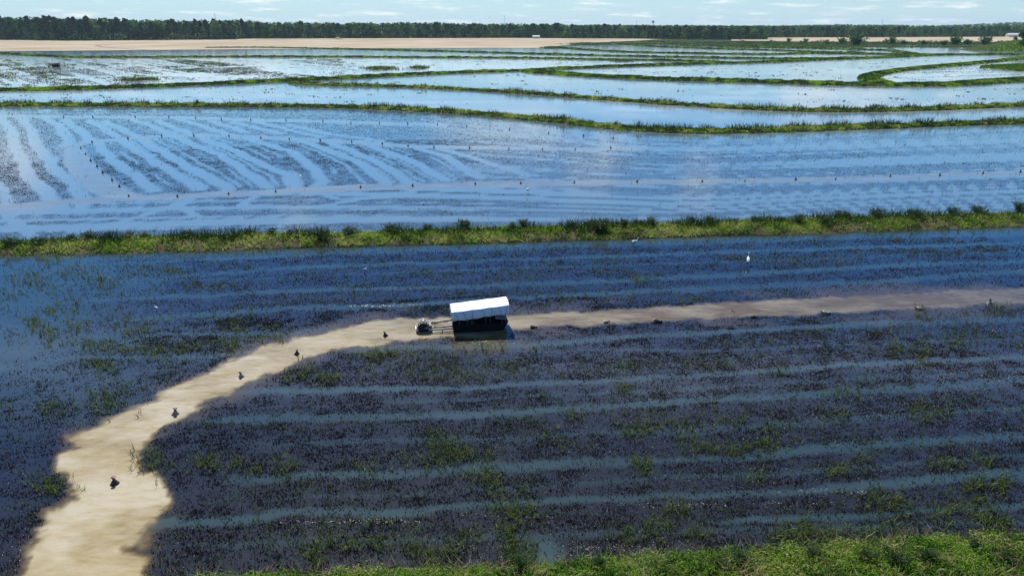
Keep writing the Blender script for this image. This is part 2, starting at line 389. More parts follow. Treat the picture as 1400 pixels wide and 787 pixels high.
# ------------------------------------------------------------ water sheets, ground
def water_sheet():
    na, nr = 1100, 640
    ang = np.linspace(-R(62), R(62), na)
    inv = np.linspace(1/9., 1/1035., nr)      # even steps of 1/r: fine rings near, coarse far
    r = 1/inv
    A, Rr = np.meshgrid(ang, r)
    X = (Rr*np.sin(A)).ravel(); Y = (Rr*np.cos(A)).ravel()
    Y = np.maximum(Y, -20)
    lane, mud, milk, veg, px, py, *_ = field(X, np.maximum(Y, 1.0))
    i = np.arange(na*nr).reshape(nr, na)
    f = np.c_[i[:-1, :-1].ravel(), i[:-1, 1:].ravel(), i[1:, 1:].ravel(), i[1:, :-1].ravel()]
    o = mesh_np('water', np.c_[X, Y, np.zeros_like(X)], f, M['water'], dict(lane=lane, mud=mud, milk=milk, silt_glare=np.clip(SILT_GLARE[0], 0, 1)), smooth=True)
    tag(o, 'shallow flooded field water with a pale mud trail', kind='structure')
water_sheet()
def sheet(name, pts, z, mat, label):
    me = bpy.data.meshes.new(name); me.from_pydata([(x, y, z) for x, y in pts], [], [tuple(range(len(pts)))]); me.materials.append(mat)
    o = bpy.data.objects.new(name, me); COL.objects.link(o); tag(o, label, kind='structure'); return o
sheet('ground', [(-7000,-600),(7000,-600),(7000,7000),(-7000,7000)], -.35, M['ground'], 'green farmland reaching to the horizon')
bf = [(-300,72),(0,70.6),(300,68),(500,66.4),(700,66.4),(745,66),(770,62.3),(800,59),(860,56.6),(905,54.0),(870,53.2),(700,52.1),(500,52.5),(335,53.1),(320,54.1),(100,55.8),(0,54.5),(-400,54)]
sheet('bare_field', [P(*p)[:2] for p in bf], .12, M['bare'], 'pale bare graded soil field left of the far paddocks')
bf2 = [(1000,56),(1120,57.2),(1250,57.5),(1360,57.5),(1500,57),(1500,50.3),(1400,50.3),(1200,51.1),(1050,51.4),(1000,54)]
sheet('bare_field', [P(*p)[:2] for p in bf2], .12, M['bare'], 'pale bare strip of field behind the shrubs on the right')
# brown track curling through the bare field
def ribbon(name, pts, w, z, mat, label):
    c, s = resample(pts, 4); t = np.gradient(c, axis=0); t /= np.hypot(*t.T)[:, None]; n = np.c_[-t[:, 1], t[:, 0]]
    a = c+n*w; b = c-n*w; k = len(c)
    v = np.r_[np.c_[a, np.full(k, z)], np.c_[b, np.full(k, z)]]
    f = [(i, i+1, k+i+1, k+i) for i in range(k-1)]
    return tag(mesh_np(name, v, f, mat), label, kind='structure')
M['dirt'] = principled('brown_dirt', (.16, .11, .075), .95, noise=((.24, .17, .12), .2))
ribbon('dirt_track', [(400,58),(200,60),(150,61.2),(131,62.6),(140,64.6),(170,67),(200,68.5)], 2.2, .2, M['dirt'], 'brown dirt track curling across the bare field')
ribbon('dirt_track', [(905,54.4),(700,55.4),(500,54.6),(350,55)], 3.5, .2, M['dirt'], 'thin brown dirt track along the foot of the woods')

# ------------------------------------------------------------ blades, tufts and leaf clouds
def blades(base, h, w, lean, tint, seg2=False):
    """one tapered leaf per base point -> verts, tris, tints"""
    n = len(base)
    a = rng.random(n)*2*np.pi
    side = np.c_[np.cos(a), np.sin(a), np.zeros(n)]*w[:, None]/2
    b = rng.random(n)*2*np.pi
    ln = np.c_[np.cos(b)*lean*h, np.sin(b)*lean*h, h]
    if not seg2:
        v = np.stack([base-side, base+side, base+ln], 1).reshape(-1, 3)
        f = np.arange(3*n).reshape(n, 3); return v, f, np.repeat(tint, 3)
    mid = base+np.c_[ln[:, 0]*.32, ln[:, 1]*.32, h*.62]
    tip = base+np.c_[ln[:, 0]*1.15, ln[:, 1]*1.15, h*.95]
    v = np.stack([base-side, base+side, mid+side*.8, mid-side*.8, tip], 1).reshape(-1, 3)
    k = np.arange(n)[:, None]*5
    f = np.r_[k+[0, 1, 2], k+[0, 2, 3], k+[3, 2, 4]]
    return v, f, np.repeat(tint, 5)
def leafcloud(c, size, tint, flat=.0):
    n = len(c)
    u = rng.normal(size=(n, 3)); u /= np.linalg.norm(u, axis=1)[:, None]
    q = rng.normal(size=(n, 3)); q[:, 2] += flat*0; w = np.cross(u, q); w /= np.linalg.norm(w, axis=1)[:, None]
    s = size[:, None]/2
    v = np.stack([c-u*s, c-w*s*.55, c+u*s, c+w*s*.55], 1).reshape(-1, 3)
    return v, np.arange(4*n).reshape(n, 4), np.repeat(tint, 4)
def merge(parts):
    V, Fs, T = [], [], []; o = 0
    for v, f, t in parts:
        V.append(v); Fs.append(f+o); T.append(t); o += len(v)
    return np.concatenate(V), np.concatenate(Fs), np.concatenate(T)
def stuff(name, parts, mat, label, kind='stuff'):
    v, f, t = merge(parts)
    o = mesh_np(name, v, f, mat, dict(tint=np.clip(t, 0, 1)))
    return tag(o, label, {'stubble':'stubble'}.get(name, 'vegetation'), kind=kind)

# ------------------------------------------------------------ levees
lev_grass = []; lev_weeds = []; lev_leaf = []
def crest(frac, h): return h*np.cos(np.clip(frac, -1, 1)*np.pi/2)**.8
LNAMES = ['long grassy levee across the middle of the picture','curved weedy levee beyond the striped paddock','weedy levee wandering across behind the curved one','grassy levee running in from the left edge','broad green levee sweeping right from the fork','grassy levee rising right from the fork','green levee looping back on the right','wide green spit at the right edge','thin far levee in front of the bare field','far levee below the bare field','far levee starting at the tip of the bare field','faint levee starting behind the bare field tip','short faint levee far right','faintest levee near the far shore']
for li, (pts, hw, hh, wa, wh) in enumerate(LEV):
    c, s = resample(pts, .6 if li == 0 else (1.2 if li < 3 else 2.5))
    k = len(c); t = np.gradient(c, axis=0); t /= np.hypot(*t.T)[:, None]; nrm = np.c_[-t[:, 1], t[:, 0]]
    dist = np.hypot(c[:, 0], c[:, 1])
    hwv = hw*(1+.45*(fbm(s*.12+li*7, s*0+li, 3)-.5)); hv = hh*(1+.5*(fbm(s*.2+li*3, s*0+5, 3)-.5))
    if li == 7: hwv = hwv*np.clip(.12+s/70, .12, 1.2)
    tp_ = 4*hw; endt = np.clip(s/tp_, .02, 1)**.6*np.clip((s[-1]-s)/tp_, .02, 1)**.6
    if li > 0: hv = hv*endt; hwv = hwv*np.clip(endt*1.2, 0, 1)
    fr = np.linspace(-1.15, 1.15, 9)
    V = np.zeros((k, 9, 3))
    for j, q in enumerate(fr):
        rag = 1+.25*(fbm(s*.9+j*3, s*0+li*2, 2)-.5)
        V[:, j, :2] = c+nrm*(hwv*q*rag)[:, None]
        V[:, j, 2] = np.where(abs(q) > 1, -.12, crest(np.full(k, q), hv)+.02*rng.random(k))
    i = np.arange(k*9).reshape(k, 9)
    f = np.c_[i[:-1, :-1].ravel(), i[:-1, 1:].ravel(), i[1:, 1:].ravel(), i[1:, :-1].ravel()]
    tag(mesh_np('levee', V.reshape(-1, 3), f, M['soil'], smooth=True), LNAMES[li], kind='structure')
    # grass
    L_ = s[-1]
    vis = dist.mean()
    wd = max(.045, vis*.0011); gh = .26 if li == 0 else (.34 if li < 3 else .42)
    dens = min(150, (1.9 if li == 0 else 2.2)/(wd*gh))
    n = int(L_*2*hw*dens)
    si = rng.random(n)*L_; q = rng.uniform(-1.02, 1.02, n)
    # clumping
    keep = fbm(si*.9+li*11, q*1.6+4, 3)+rng.random(n)*.35 > (.60 if li == 0 else .42)
    si, q = si[keep], q[keep]; n = len(si)
    cx = np.interp(si, s, c[:, 0]); cy = np.interp(si, s, c[:, 1]); nx = np.interp(si, s, nrm[:, 0]); ny = np.interp(si, s, nrm[:, 1]); hws = np.interp(si, s, hwv); hs = np.interp(si, s, hv)
    b = np.c_[cx+nx*q*hws, cy+ny*q*hws, crest(q, hs)-.02]
    patch = fbm(si*.45+li*5, q*.8+9, 3)
    h = gh*(.5+1.1*patch)*(.6+.8*rng.random(n))
    tint = np.clip((patch-.5)*3.4+(.40 if li == 0 else (.24 if li < 3 else .12))+rng.normal(0, .18, n), 0, .93 if li < 3 else .6); tint = np.where(rng.random(n) < .02, 1, tint)  # lower tint on the farther levees paints in their backlit shade
    lev_grass.append(blades(b, h, wd*(.6+.8*rng.random(n)), .8, tint))
    if li < 3:
        n = int(L_*hw*(8 if li == 0 else 2.2)); si = rng.random(n)*L_; q = rng.uniform(-1, 1, n)
        cx = np.interp(si, s, c[:, 0]); cy = np.interp(si, s, c[:, 1]); nx = np.interp(si, s, nrm[:, 0]); ny = np.interp(si, s, nrm[:, 1]); hws = np.interp(si, s, hwv); hs = np.interp(si, s, hv)
        b = np.c_[cx+nx*q*hws, cy+ny*q*hws, crest(q, hs)]
        pt = fbm(si*.6+li*5, q*1.1+19, 3); rr = (.14+.5*rng.random(n)**1.5*pt*1.6)*(1 if li == 0 else 1.3); tb = np.clip((pt-.5)*3+.42+rng.normal(0, .28, n), 0, 1)
        for _ in range(34):
            a = rng.normal(size=(n, 3)); a /= np.linalg.norm(a, axis=1)[:, None]; a[:, 2] = np.abs(a[:, 2])
            lev_leaf.append(leafcloud(b+a*rr[:, None], (.09 if li == 0 else .17)*(.6+.8*rng.random(n)), np.clip(tb+rng.normal(0, .12, n), 0, 1)))
    # taller dark weeds standing in clumps, mostly along the back of the crest
    if wa > 0:
        wdw = max(.035, vis*.0009); dens2 = 1.5/(wdw*wh)
        n = int(L_*2*hw*dens2)
        si = rng.random(n)*L_; q = rng.normal(.40, .42, n)
        sgn = np.sign((nrm*c).sum(1).mean()); 
        q = q*sgn
        cl = fbm(si*.35+li*13, si*0+q*.5, 3)
        keep = (cl+rng.random(n)*.10 > .60-.28*wa) & (abs(q) < 1.0)
        si, q, cl = si[keep], q[keep], cl[keep]; n = len(si)
        cx = np.interp(si, s, c[:, 0]); cy = np.interp(si, s, c[:, 1]); nx = np.interp(si, s, nrm[:, 0]); ny = np.interp(si, s, nrm[:, 1]); hws = np.interp(si, s, hwv); hs = np.interp(si, s, hv)
        b = np.c_[cx+nx*q*hws, cy+ny*q*hws, crest(q, hs)-.02]
        hl = wh*np.clip((cl-.4)*3.2+.5, .4, 1.25)*(.45+.7*rng.random(n))
        lev_weeds.append(blades(b, hl, wdw*(.6+.8*rng.random(n)), .45, np.clip(.35+rng.normal(0, .25, n)+.5*(vnoise(si*1.3, q)-.5), 0, 1)))
stuff('levee_leaves', lev_leaf, M['grass'], 'low leafy mounds of green weeds on the nearer levees')
stuff('levee_grass', lev_grass, M['grass'], 'bright yellow-green low grass covering the levees')
stuff('levee_weeds', lev_weeds, M['weeds'], 'dark taller weeds in clumps along the levee crests')

# ------------------------------------------------------------ stubble and sedge in the water
def sample_cone(n, r0, r1, amax=R(44)):
    r = np.sqrt(rng.random(n)*(r1*r1-r0*r0)+r0*r0); a = rng.uniform(-amax, amax, n)
    return r*np.sin(a), r*np.cos(a)
parts = []
def stub_batch(n, r0, r1, w0, h0, lim, nb=1):
    X, Y = sample_cone(n, r0, r1)
    lane, mud, milk, veg, px, py, near, midp, far = field(X, Y)
    den = veg*np.clip((fbm(X*.5, Y*.9, 3)-.24)*3.2, .38, 1)
    den = np.where(midp, veg*(.85-.55*sstep(560, 760, px))*np.clip((fbm(X*.9, Y*.9, 3)-.2)*2.4, .3, 1.2), den)
    den = np.where(near & (px < 340), den*np.clip(.35+px/500+(py-420)/300, .2, 1), den)
    den = np.where(near, np.maximum(den, .05*(mud < .12))*np.clip((fbm(X*1.5, Y*1.5, 3)-.22)*3, .25, 1.2), den)
    row = .5+.5*np.sin((Y*.98-X*.17)*2*np.pi/.42+3*fbm(X*.1, Y*.1, 2))
    den = den*np.where(near, .55+.45*row, 1)
    ok = (rng.random(n) < den) & lim(near, midp, far) & (px > -150) & (px < 1550)
    X, Y = X[ok], Y[ok]; m = len(X)
    for b_ in range(nb):
        j = .035
        base = np.c_[X+rng.normal(0, j, m), Y+rng.normal(0, j, m), np.full(m, -.02)]
        tint = np.clip(rng.random(m)*.5+.1, 0, 1); tint = np.where(rng.random(m) < .035, 1.0, tint)
        parts.append(blades(base, h0*(.4+.9*rng.random(m)), w0*(.6+.8*rng.random(m)), .55, tint))
N_ = lambda a, b, c: a
M_ = lambda a, b, c: b
stub_batch(360000, 17, 48, .038, .12, N_, 2)
stub_batch(380000, 44, 78, .045, .13, N_, 1)
stub_batch(700000, 58, 125, .05, .10, M_, 1)
stub_batch(420000, 100, 200, .07, .12, M_, 1)
X, Y = sample_cone(330000, 185, 480)
field(X, Y); px, py = proj(X, Y); yl7 = np.interp(px, [p[0] for p in L7[3:]], [p[1] for p in L7[3:]]); y4 = np.interp(px, [p[0] for p in L4+L5[1:]], [p[1] for p in L4+L5[1:]])
ra, rb = P(97, 81), P(193, 100); rv = (rb-ra).normalized(); ac = (X-ra.x)*rv.y-(Y-ra.y)*rv.x; al = (X-ra.x)*rv.x+(Y-ra.y)*rv.y
leftP = (py > 80.5) & (py < y4-3) & (px < 640-(py-97)*6); loopP = (px > 1198) & (py > yl7+2.5) & (py < y4-3)
den = np.where(leftP, sstep(.48, .60, fbm(ac*.22+5, al*.010, 2))*sstep(.30, .62, fbm(X*.05, Y*.05, 4))*np.clip(1-(px-330)/260, .12, 1)*.95, 0)
den = np.where(loopP, .40*sstep(.48, .58, fbm((Y-X*.35)*.22, X*.01, 3)), den)
den = np.where(~leftP & ~loopP, .05*sstep(.50, .60, fbm(X*.01, Y*.30, 3)), den)
ok = (rng.random(len(X)) < den) & (px > -30) & (px < 1430); X, Y = X[ok], Y[ok]; m = len(X)
parts.append(blades(np.c_[X, Y, np.full(m, -.02)], .16*(.4+rng.random(m)), np.full(m, .34), .9, rng.random(m)*.6))
stuff('stubble', parts, M['stub'], 'dark dead rice stubble standing in rows in the shallow water')

parts = []
def sedge_pts(px, py, rx, ry, n, h=.32):
    n = max(1, int(n*.62)); a = rng.normal(size=(n, 2))*.85
    q = [P(px+rx*u, py+ry*v) for u, v in a]
    X = np.array([p.x for p in q]); Y = np.array([p.y for p in q])
    nb = 4
    for _ in range(nb):
        base = np.c_[X+rng.normal(0, .06, n), Y+rng.normal(0, .06, n), np.full(n, -.02)]
        parts.append(blades(base, h*(.45+.8*rng.random(n)), np.full(n, .018)+.018*rng.random(n), .7, rng.random(n), True))
SED = [(10,372,14,12,40),(32,385,14,10,50),(14,405,14,7,30),(55,362,14,5,20),(72,357,10,4,22),(90,372,30,7,60),(62,395,14,8,25),(110,368,20,6,35),(48,378,10,6,30),(125,380,10,6,25),(148,392,16,10,60),(200,370,30,5,70),(235,370,12,4,30),(78,418,12,14,50),(103,420,8,8,25),(45,442,12,6,50),(60,452,10,6,40),(70,463,8,5,25),(105,445,12,10,45),(100,452,14,6,30),(160,443,16,10,55),(195,447,8,10,40),(180,455,14,5,30),
 (125,472,30,5,70),(150,475,20,6,60),(205,482,26,6,90),(245,478,26,5,60),(270,472,20,6,45),(315,473,10,9,70),(340,436,22,12,60),(320,445,14,10,45),(345,465,20,5,35),(375,463,12,4,30),(130,497,12,6,35),(150,505,12,9,45),(155,540,30,14,90),(140,555,18,12,60),(70,560,10,10,30),(265,383,6,6,18),(290,390,10,5,20),(305,388,4,5,12),
 (205,632,16,10,70),(280,633,14,8,70),(325,640,12,7,40),(350,640,10,6,30),(390,633,8,6,25),(390,645,12,7,35),(75,668,18,10,60),(60,660,14,8,35),(400,512,10,8,45),(418,508,8,9,45),(440,518,10,8,50),(455,521,8,7,30),(505,487,20,5,60),(530,484,26,5,70),(590,486,30,5,60),(560,510,70,10,130),(640,505,60,10,110),
 (600,600,18,10,70),(605,620,16,14,90),(640,625,26,9,70),(620,622,12,9,50),(590,635,14,6,30),(560,628,12,7,25),(500,640,20,7,40),(448,735,10,12,50),(430,760,12,14,80),(480,745,12,10,40),(520,740,18,14,50),(560,755,16,12,60),(585,765,14,12,60),(610,757,12,12,60),(700,735,14,22,130),(712,765,16,16,150),(690,700,18,12,80),(660,655,22,10,70),(720,700,20,14,80),(640,740,16,10,50),(670,665,12,12,60),(720,670,8,10,30),
 (780,570,10,6,30),(855,533,12,6,60),(740,540,10,6,20),(870,580,16,8,50),(885,585,10,6,30),(860,595,12,6,40),(930,582,20,6,50),(965,615,16,5,50),(1000,618,18,5,55),(870,635,12,10,50),(885,640,10,8,35),(940,600,16,6,30),(1000,580,30,8,60),(750,600,14,8,40),(790,615,14,6,30),(1040,610,22,6,70),(1030,655,14,10,45),(1145,648,12,8,50),(1180,630,12,8,40),(1280,635,16,8,60),(1340,630,16,8,45),(1160,540,26,5,60),(1135,568,16,7,40),(1255,560,18,9,60),(1060,590,24,8,60),(1280,570,20,6,40),
 (1200,680,16,10,50),(1335,665,14,8,70),(1370,665,12,9,60),(1220,690,14,10,60),(1340,700,16,14,90),(1290,705,16,10,60),(1360,720,14,10,70),(1115,735,16,10,90),(1090,728,14,9,70),(1065,735,16,8,60),(1140,730,12,10,60),(1180,735,16,9,60),(1230,725,20,10,60),(950,730,16,10,60),(900,720,20,14,80),(860,735,20,10,70),(925,700,12,10,40),(1260,430,8,8,40),(1375,422,16,5,45),(1065,510,14,5,40),(1120,455,14,4,20),(1185,457,3,7,16),(1225,478,8,6,30),(1265,485,10,8,60),(1310,470,16,8,50),(770,408,10,5,20),(868,383,10,5,30),(880,385,6,5,14),(940,412,16,4,20),(850,408,20,5,25),(1000,425,3,2,4),(1110,355,24,7,50),(1140,358,16,7,30),(1170,350,16,6,24),(1060,352,4,7,14),(745,368,20,8,35),(765,365,16,8,30),(500,405,60,5,40),(480,395,10,4,14),(560,398,20,4,18),(605,380,20,7,24),(700,340,80,3,70),(850,332,100,4,80),(1000,326,90,4,80),(1250,318,120,4,110),(300,345,60,4,60),(460,345,60,4,40),
 (740,478,12,4,20),(665,477,14,4,25),(700,498,8,4,16),(850,500,10,4,30),(840,508,60,7,60),(960,500,60,6,50),(1000,470,60,4,40),
 (95,280,0,0,1)]
for x, y, rx, ry, n in SED: sedge_pts(x, y, rx, ry, n, .40 if y > 600 else .42)
# scattered green stems everywhere in the near paddock
X, Y = sample_cone(60000, 17, 75)
lane, mud, milk, veg, px, py, near, midp, far = field(X, Y)
ok = near & (mud < .2) & (rng.random(len(X)) < .9*np.clip((fbm(X*.25+50, Y*.6, 3)-.47)*4.5, 0.02, 1)*(.2+.8*veg))
X, Y = X[ok], Y[ok]; n = len(X)
for _ in range(3):
    parts.append(blades(np.c_[X+rng.normal(0, .06, n), Y+rng.normal(0, .06, n), np.full(n, -.02)], .22*(.4+.9*rng.random(n)), np.full(n, .03), .6, rng.random(n)*.8, True))
stuff('sedge', parts, M['sedge'], 'thin green sedge tufts poking out of the near flooded paddock')

parts = []
# tall single stems in the middle paddock and clumps in the far ones
X, Y = sample_cone(9000, 66, 190)
lane, mud, milk, veg, px, py, near, midp, far = field(X, Y)
ok = midp & (rng.random(len(X)) < .12+.3*(px > 640)); X, Y = X[ok], Y[ok]; n = len(X)
parts.append(blades(np.c_[X, Y, np.full(n, -.02)], .35*(.5+rng.random(n)), np.full(n, .07), .35, rng.random(n)*.8))
X, Y = sample_cone(90000, 190, 560)
lane, mud, milk, veg, px, py, near, midp, far = field(X, Y)
yL4 = np.interp(px, [p[0] for p in L4], [p[1] for p in L4])
left = (py > 80) & (py < yL4-3) & (px < 470)
ra, rb = P(97, 81), P(193, 100); rv = (rb-ra).normalized()
al = (X-ra.x)*rv.x+(Y-ra.y)*rv.y; ac = (X-ra.x)*rv.y-(Y-ra.y)*rv.x
dg = fbm(ac*.17+3, al*.010, 2)
ok = far & ((left & (rng.random(len(X)) < sstep(.52, .66, dg)*sstep(.35, .65, fbm(X*.06, Y*.04, 3))*.5)) | (rng.random(len(X)) < .006) | ((py < 64) & (px > 940) & (rng.random(len(X)) < .15)))
ok &= ~((py < 72) & (px < 900))
X, Y = X[ok], Y[ok]; n = len(X)
for _ in range(9):
    parts.append(blades(np.c_[X+rng.normal(0, .7, n), Y+rng.normal(0, .7, n), np.full(n, -.02)], .30*(.5+rng.random(n)), np.full(n, .30), .8, rng.random(n)*.9))
# greener marshy ground near the far shore
for (x0, y0, rx, ry, n) in [(1200,60.5,190,1.6,5200),(1120,64,120,1.3,1500),(1310,64.5,70,.8,500),(800,60.5,16,1.5,700),(757,65.6,12,1,500),(900,60.5,90,.6,1400),(1000,62.8,60,.6,700),(520,94,22,2,160),(573,93,10,1.5,90),(70,89,3,1,10),(180,110,12,1,60),(205,109,14,1,50),(850,84,16,.5,60),(1060,60,40,1,600)]:
    q = rng.normal(size=(n, 2))*.5; pp = [P(x0+rx*u, min(y0+ry*v, 76)) if y0 < 76 else P(x0+rx*u, y0+ry*v) for u, v in q]
    b = np.array([[p.x, p.y, -.02] for p in pp])
    for _ in range(5):
        parts.append(blades(b+np.c_[rng.normal(0, 1, (n, 2)), np.zeros(n)], .9*(.5+rng.random(n)), np.full(n, .8 if y0 < 76 else .4), .6, rng.random(n)))
stuff('marsh_grass', parts, M['sedge'], 'sparse green marsh grass in the middle and far flooded paddocks')

# ------------------------------------------------------------ near bank bottom right
BX = [150,230,330,450,600,700,800,900,1000,1100,1250,1400,1600]
BY = [815,800,793,789,784,781,773,765,758,751,742,736,731]
def bank():
    k = 260; xs = np.linspace(100, 1650, k); ys = np.interp(xs, BX, BY)
    e = np.array([P(x, y)[:2] for x, y in zip(xs, ys)])
    offs = np.array([-.35, 0, .5, 1.1, 2, 3.2, 5, 8, 14]); hz = np.array([-.15, .02, .22, .36, .45, .5, .52, .5, .45])
    V = np.zeros((k, len(offs), 3))
    for j, (o_, z_) in enumerate(zip(offs, hz)):
        V[:, j, 0] = e[:, 0]+.15*(rng.random(k)-.5)*(j > 0); V[:, j, 1] = e[:, 1]-o_*.95+.25*(fbm(xs*.03, xs*0+j, 3)-.5)
        V[:, j, 2] = z_+.16*(fbm(e[:, 0]*.8, e[:, 1]*.8-o_*.8, 3)-.5)*(j > 0)
    i = np.arange(k*len(offs)).reshape(k, -1)
    f = np.c_[i[:-1, :-1].ravel(), i[1:, :-1].ravel(), i[1:, 1:].ravel(), i[:-1, 1:].ravel()]
    tag(mesh_np('bank', V.reshape(-1, 3), f, M['soil'], smooth=True), 'near grassy bank along the bottom right', kind='structure')
    # ground cover: mounds of small leaves
    gp = []; wp = []
    n = 3600
    u = rng.uniform(0, k-1, n); o_ = rng.random(n)**1.2*5.5-.1
    ex = np.interp(u, np.arange(k), e[:, 0]); ey = np.interp(u, np.arange(k), e[:, 1])-o_*.95
    z0 = np.interp(o_, offs, hz)
    patch = fbm(ex*.7, ey*.7, 3)
    bigr = .08+.34*rng.random(n)**1.6
    tc_ = rng.normal(0, .16, n)
    for t_ in range(64):
        r = bigr*(.5+patch); a = rng.normal(size=(n, 3)); a /= np.linalg.norm(a, axis=1)[:, None]
        a[:, 2] = np.abs(a[:, 2])
        c = np.c_[ex, ey, z0-.03]+a*r[:, None]*np.array([1.2, 1.2, 1.0+0*t_])
        tint = np.clip(.36+tc_*1.3+(patch-.5)*2.8+rng.normal(0, .12, n)+.1*a[:, 2], 0, .9); tint = np.where(rng.random(n) < .03, 1, tint)
        sel = rng.random(n) < .85
        gp.append(leafcloud(c[sel], (.06+.07*rng.random(n))[sel], tint[sel]))
    stuff('ground_cover', gp, M['bankleaf'], 'lush bright green ground cover on the near bank')
    gp = []
    n = 26000
    u = rng.uniform(0, k-1, n); o_ = rng.random(n)**1.3*5.5-.12
    ex = np.interp(u, np.arange(k), e[:, 0]); ey = np.interp(u, np.arange(k), e[:, 1])-o_*.95; z0 = np.interp(o_, offs, hz)
    patch = fbm(ex*1.1+40, ey*1.1, 3)
    b = np.c_[ex, ey, z0-.02]
    gp.append(blades(b, .34*(.3+patch)*(.5+rng.random(n)), .022+.02*rng.random(n), .75, np.clip(patch*1.5-.25+rng.normal(0, .15, n), 0, 1), True))
    stuff('bank_grass', gp, M['bankleaf'], 'long grass blades among the ground cover on the near bank')
    gp = []
    n = 7000
    u = rng.uniform(0, k-1, n); o_ = rng.random(n)**1.2*5.5-.25
    ex = np.interp(u, np.arange(k), e[:, 0]); ey = np.interp(u, np.arange(k), e[:, 1])-o_*.95; z0 = np.interp(o_, offs, hz)
    kp = (fbm(ex*.8+9, ey*.8, 3) > .52) | (o_ < .25); ex, ey, z0 = ex[kp], ey[kp], z0[kp]; n = len(ex)
    gp.append(blades(np.c_[ex, ey, z0-.02], .30+.35*rng.random(n), .012+.016*rng.random(n), 1.0, rng.random(n), True))
    stuff('dead_stalks', gp, M['straw'], 'dry brown and straw coloured stalks among the bank plants')
    return e
M['bankleaf'] = foliage('bank_leaves', [(.03, .08, .010), (.10, .24, .015), (.21, .38, .03), (.38, .34, .14)], .55, .55)
M['straw'] = foliage('dry_straw', [(.06, .04, .02), (.20, .15, .08), (.42, .36, .22)], .2)
M['straw'] = foliage('dry_straw', [(.06, .04, .02), (.20, .15, .08), (.42, .36, .22)], .2)
bank()

# ------------------------------------------------------------ bushes (things): rounded leafy weed bushes with stems
def bush_proto(name, mat, n_leaf, size, seed):
    r_ = np.random.default_rng(seed)
    root = empty(name, (0, 0, 0))
    # stems
    ns = 26; base = np.c_[r_.normal(0, .10, (ns, 2)), np.zeros(ns)]
    tips = np.c_[r_.normal(0, .36, (ns, 2)), .55+.5*r_.random(ns)]
    mb = MB()
    for a, b in zip(base, tips): mb.tube(a, b, .016, .005, 4, False)
    mb.build('stem', M['bark'], root)
    t = r_.random(n_leaf)**.6; k = r_.integers(0, ns, n_leaf)
    c = base[k]*(1-t)[:, None]+tips[k]*t[:, None]+r_.normal(0, .085, (n_leaf, 3))
    c[:, 2] = np.abs(c[:, 2])
    v, f, ti = leafcloud(c, size*(.6+.8*r_.random(n_leaf)), np.clip(.3+.3*r_.normal(size=n_leaf)*.6+.2*t, 0, 1))
    mesh_np('foliage', v, f, mat, dict(tint=ti), parent=root)
    return root
pd = bush_proto('weed_bush', M['weeds'], 1500, .085, 3)
used = [False]
def place_bush(x, y, s, label, group, z=.25, first=pd):
    o = first if not used[0] else copy_tree(first); used[0] = True
    o.location = P(x, y, 0); o.location.z = z; o.scale = (s*random.uniform(.9, 1.2), s*random.uniform(.9, 1.2), s*random.uniform(.9, 1.05)); o.rotation_euler = (0, 0, random.uniform(0, 6))
    return tag(o, label, 'bush', group)
MB_ = [(14,342,.95),(27,342,.85),(54,341,1.05),(99,333,.75),(125,333,1.0),(150,332,.9),(175,331,.8),(200,331,.7),(255,330,.85),(342,327,.75),(372,326,.9),(440,331,.95),(478,327,1.1),(534,322,.9),(585,321,.9),(636,319,1.15),(700,317,.8),(716,315,.95),(784,314,.6),(803,315,.7),(820,320,1.5),(853,315,.95),(872,313,.8),(888,314,1.15),(945,310,.9),(968,309,.8),(1032,309,.9),(1068,308,.75),(1090,308,1.1),(1125,311,1.05),(1150,305,1.2),(1196,303,1.25),(1247,301,1.15),(1300,298,1.0),(1334,297,1.2),(1392,294,1.3)]
for i, (x, y, s) in enumerate(MB_):
    place_bush(x, y, s, 'biggest, darkest bush on the levee, upper right of the boat' if x == 820 else ('%s dark bush from the left on the long middle levee' if 0 < i < len(MB_)-1 else '%s dark bush on the long middle levee') % ordn(i, len(MB_)), 'dark bushes on the middle levee')
bank_b = [(1012,778,.62),(1105,768,.5),(1180,775,.62),(1219,780,.7),(1264,772,.5),(980,784,.45),(1330,760,.45),(820,783,.42),(712,783,.62),(1375,776,.5)]
order = sorted(range(len(bank_b)), key=lambda i: bank_b[i][0])
M['bankdark'] = foliage('bank_bush_leaves', [(.02, .05, .012), (.045, .10, .02), (.08, .15, .03)], .3)
pb = bush_proto('bank_bush', M['bankdark'], 1700, .075, 8)
used = [False]
for r_, i in enumerate(order):
    x, y, s = bank_b[i]
    place_bush(x, y, s, ('%s leafy bush from the left on the near bank' if 0 < r_ < len(order)-1 else '%s leafy bush on the near bank') % ordn(r_, len(order)), 'bushes on the near bank', .35, pb)

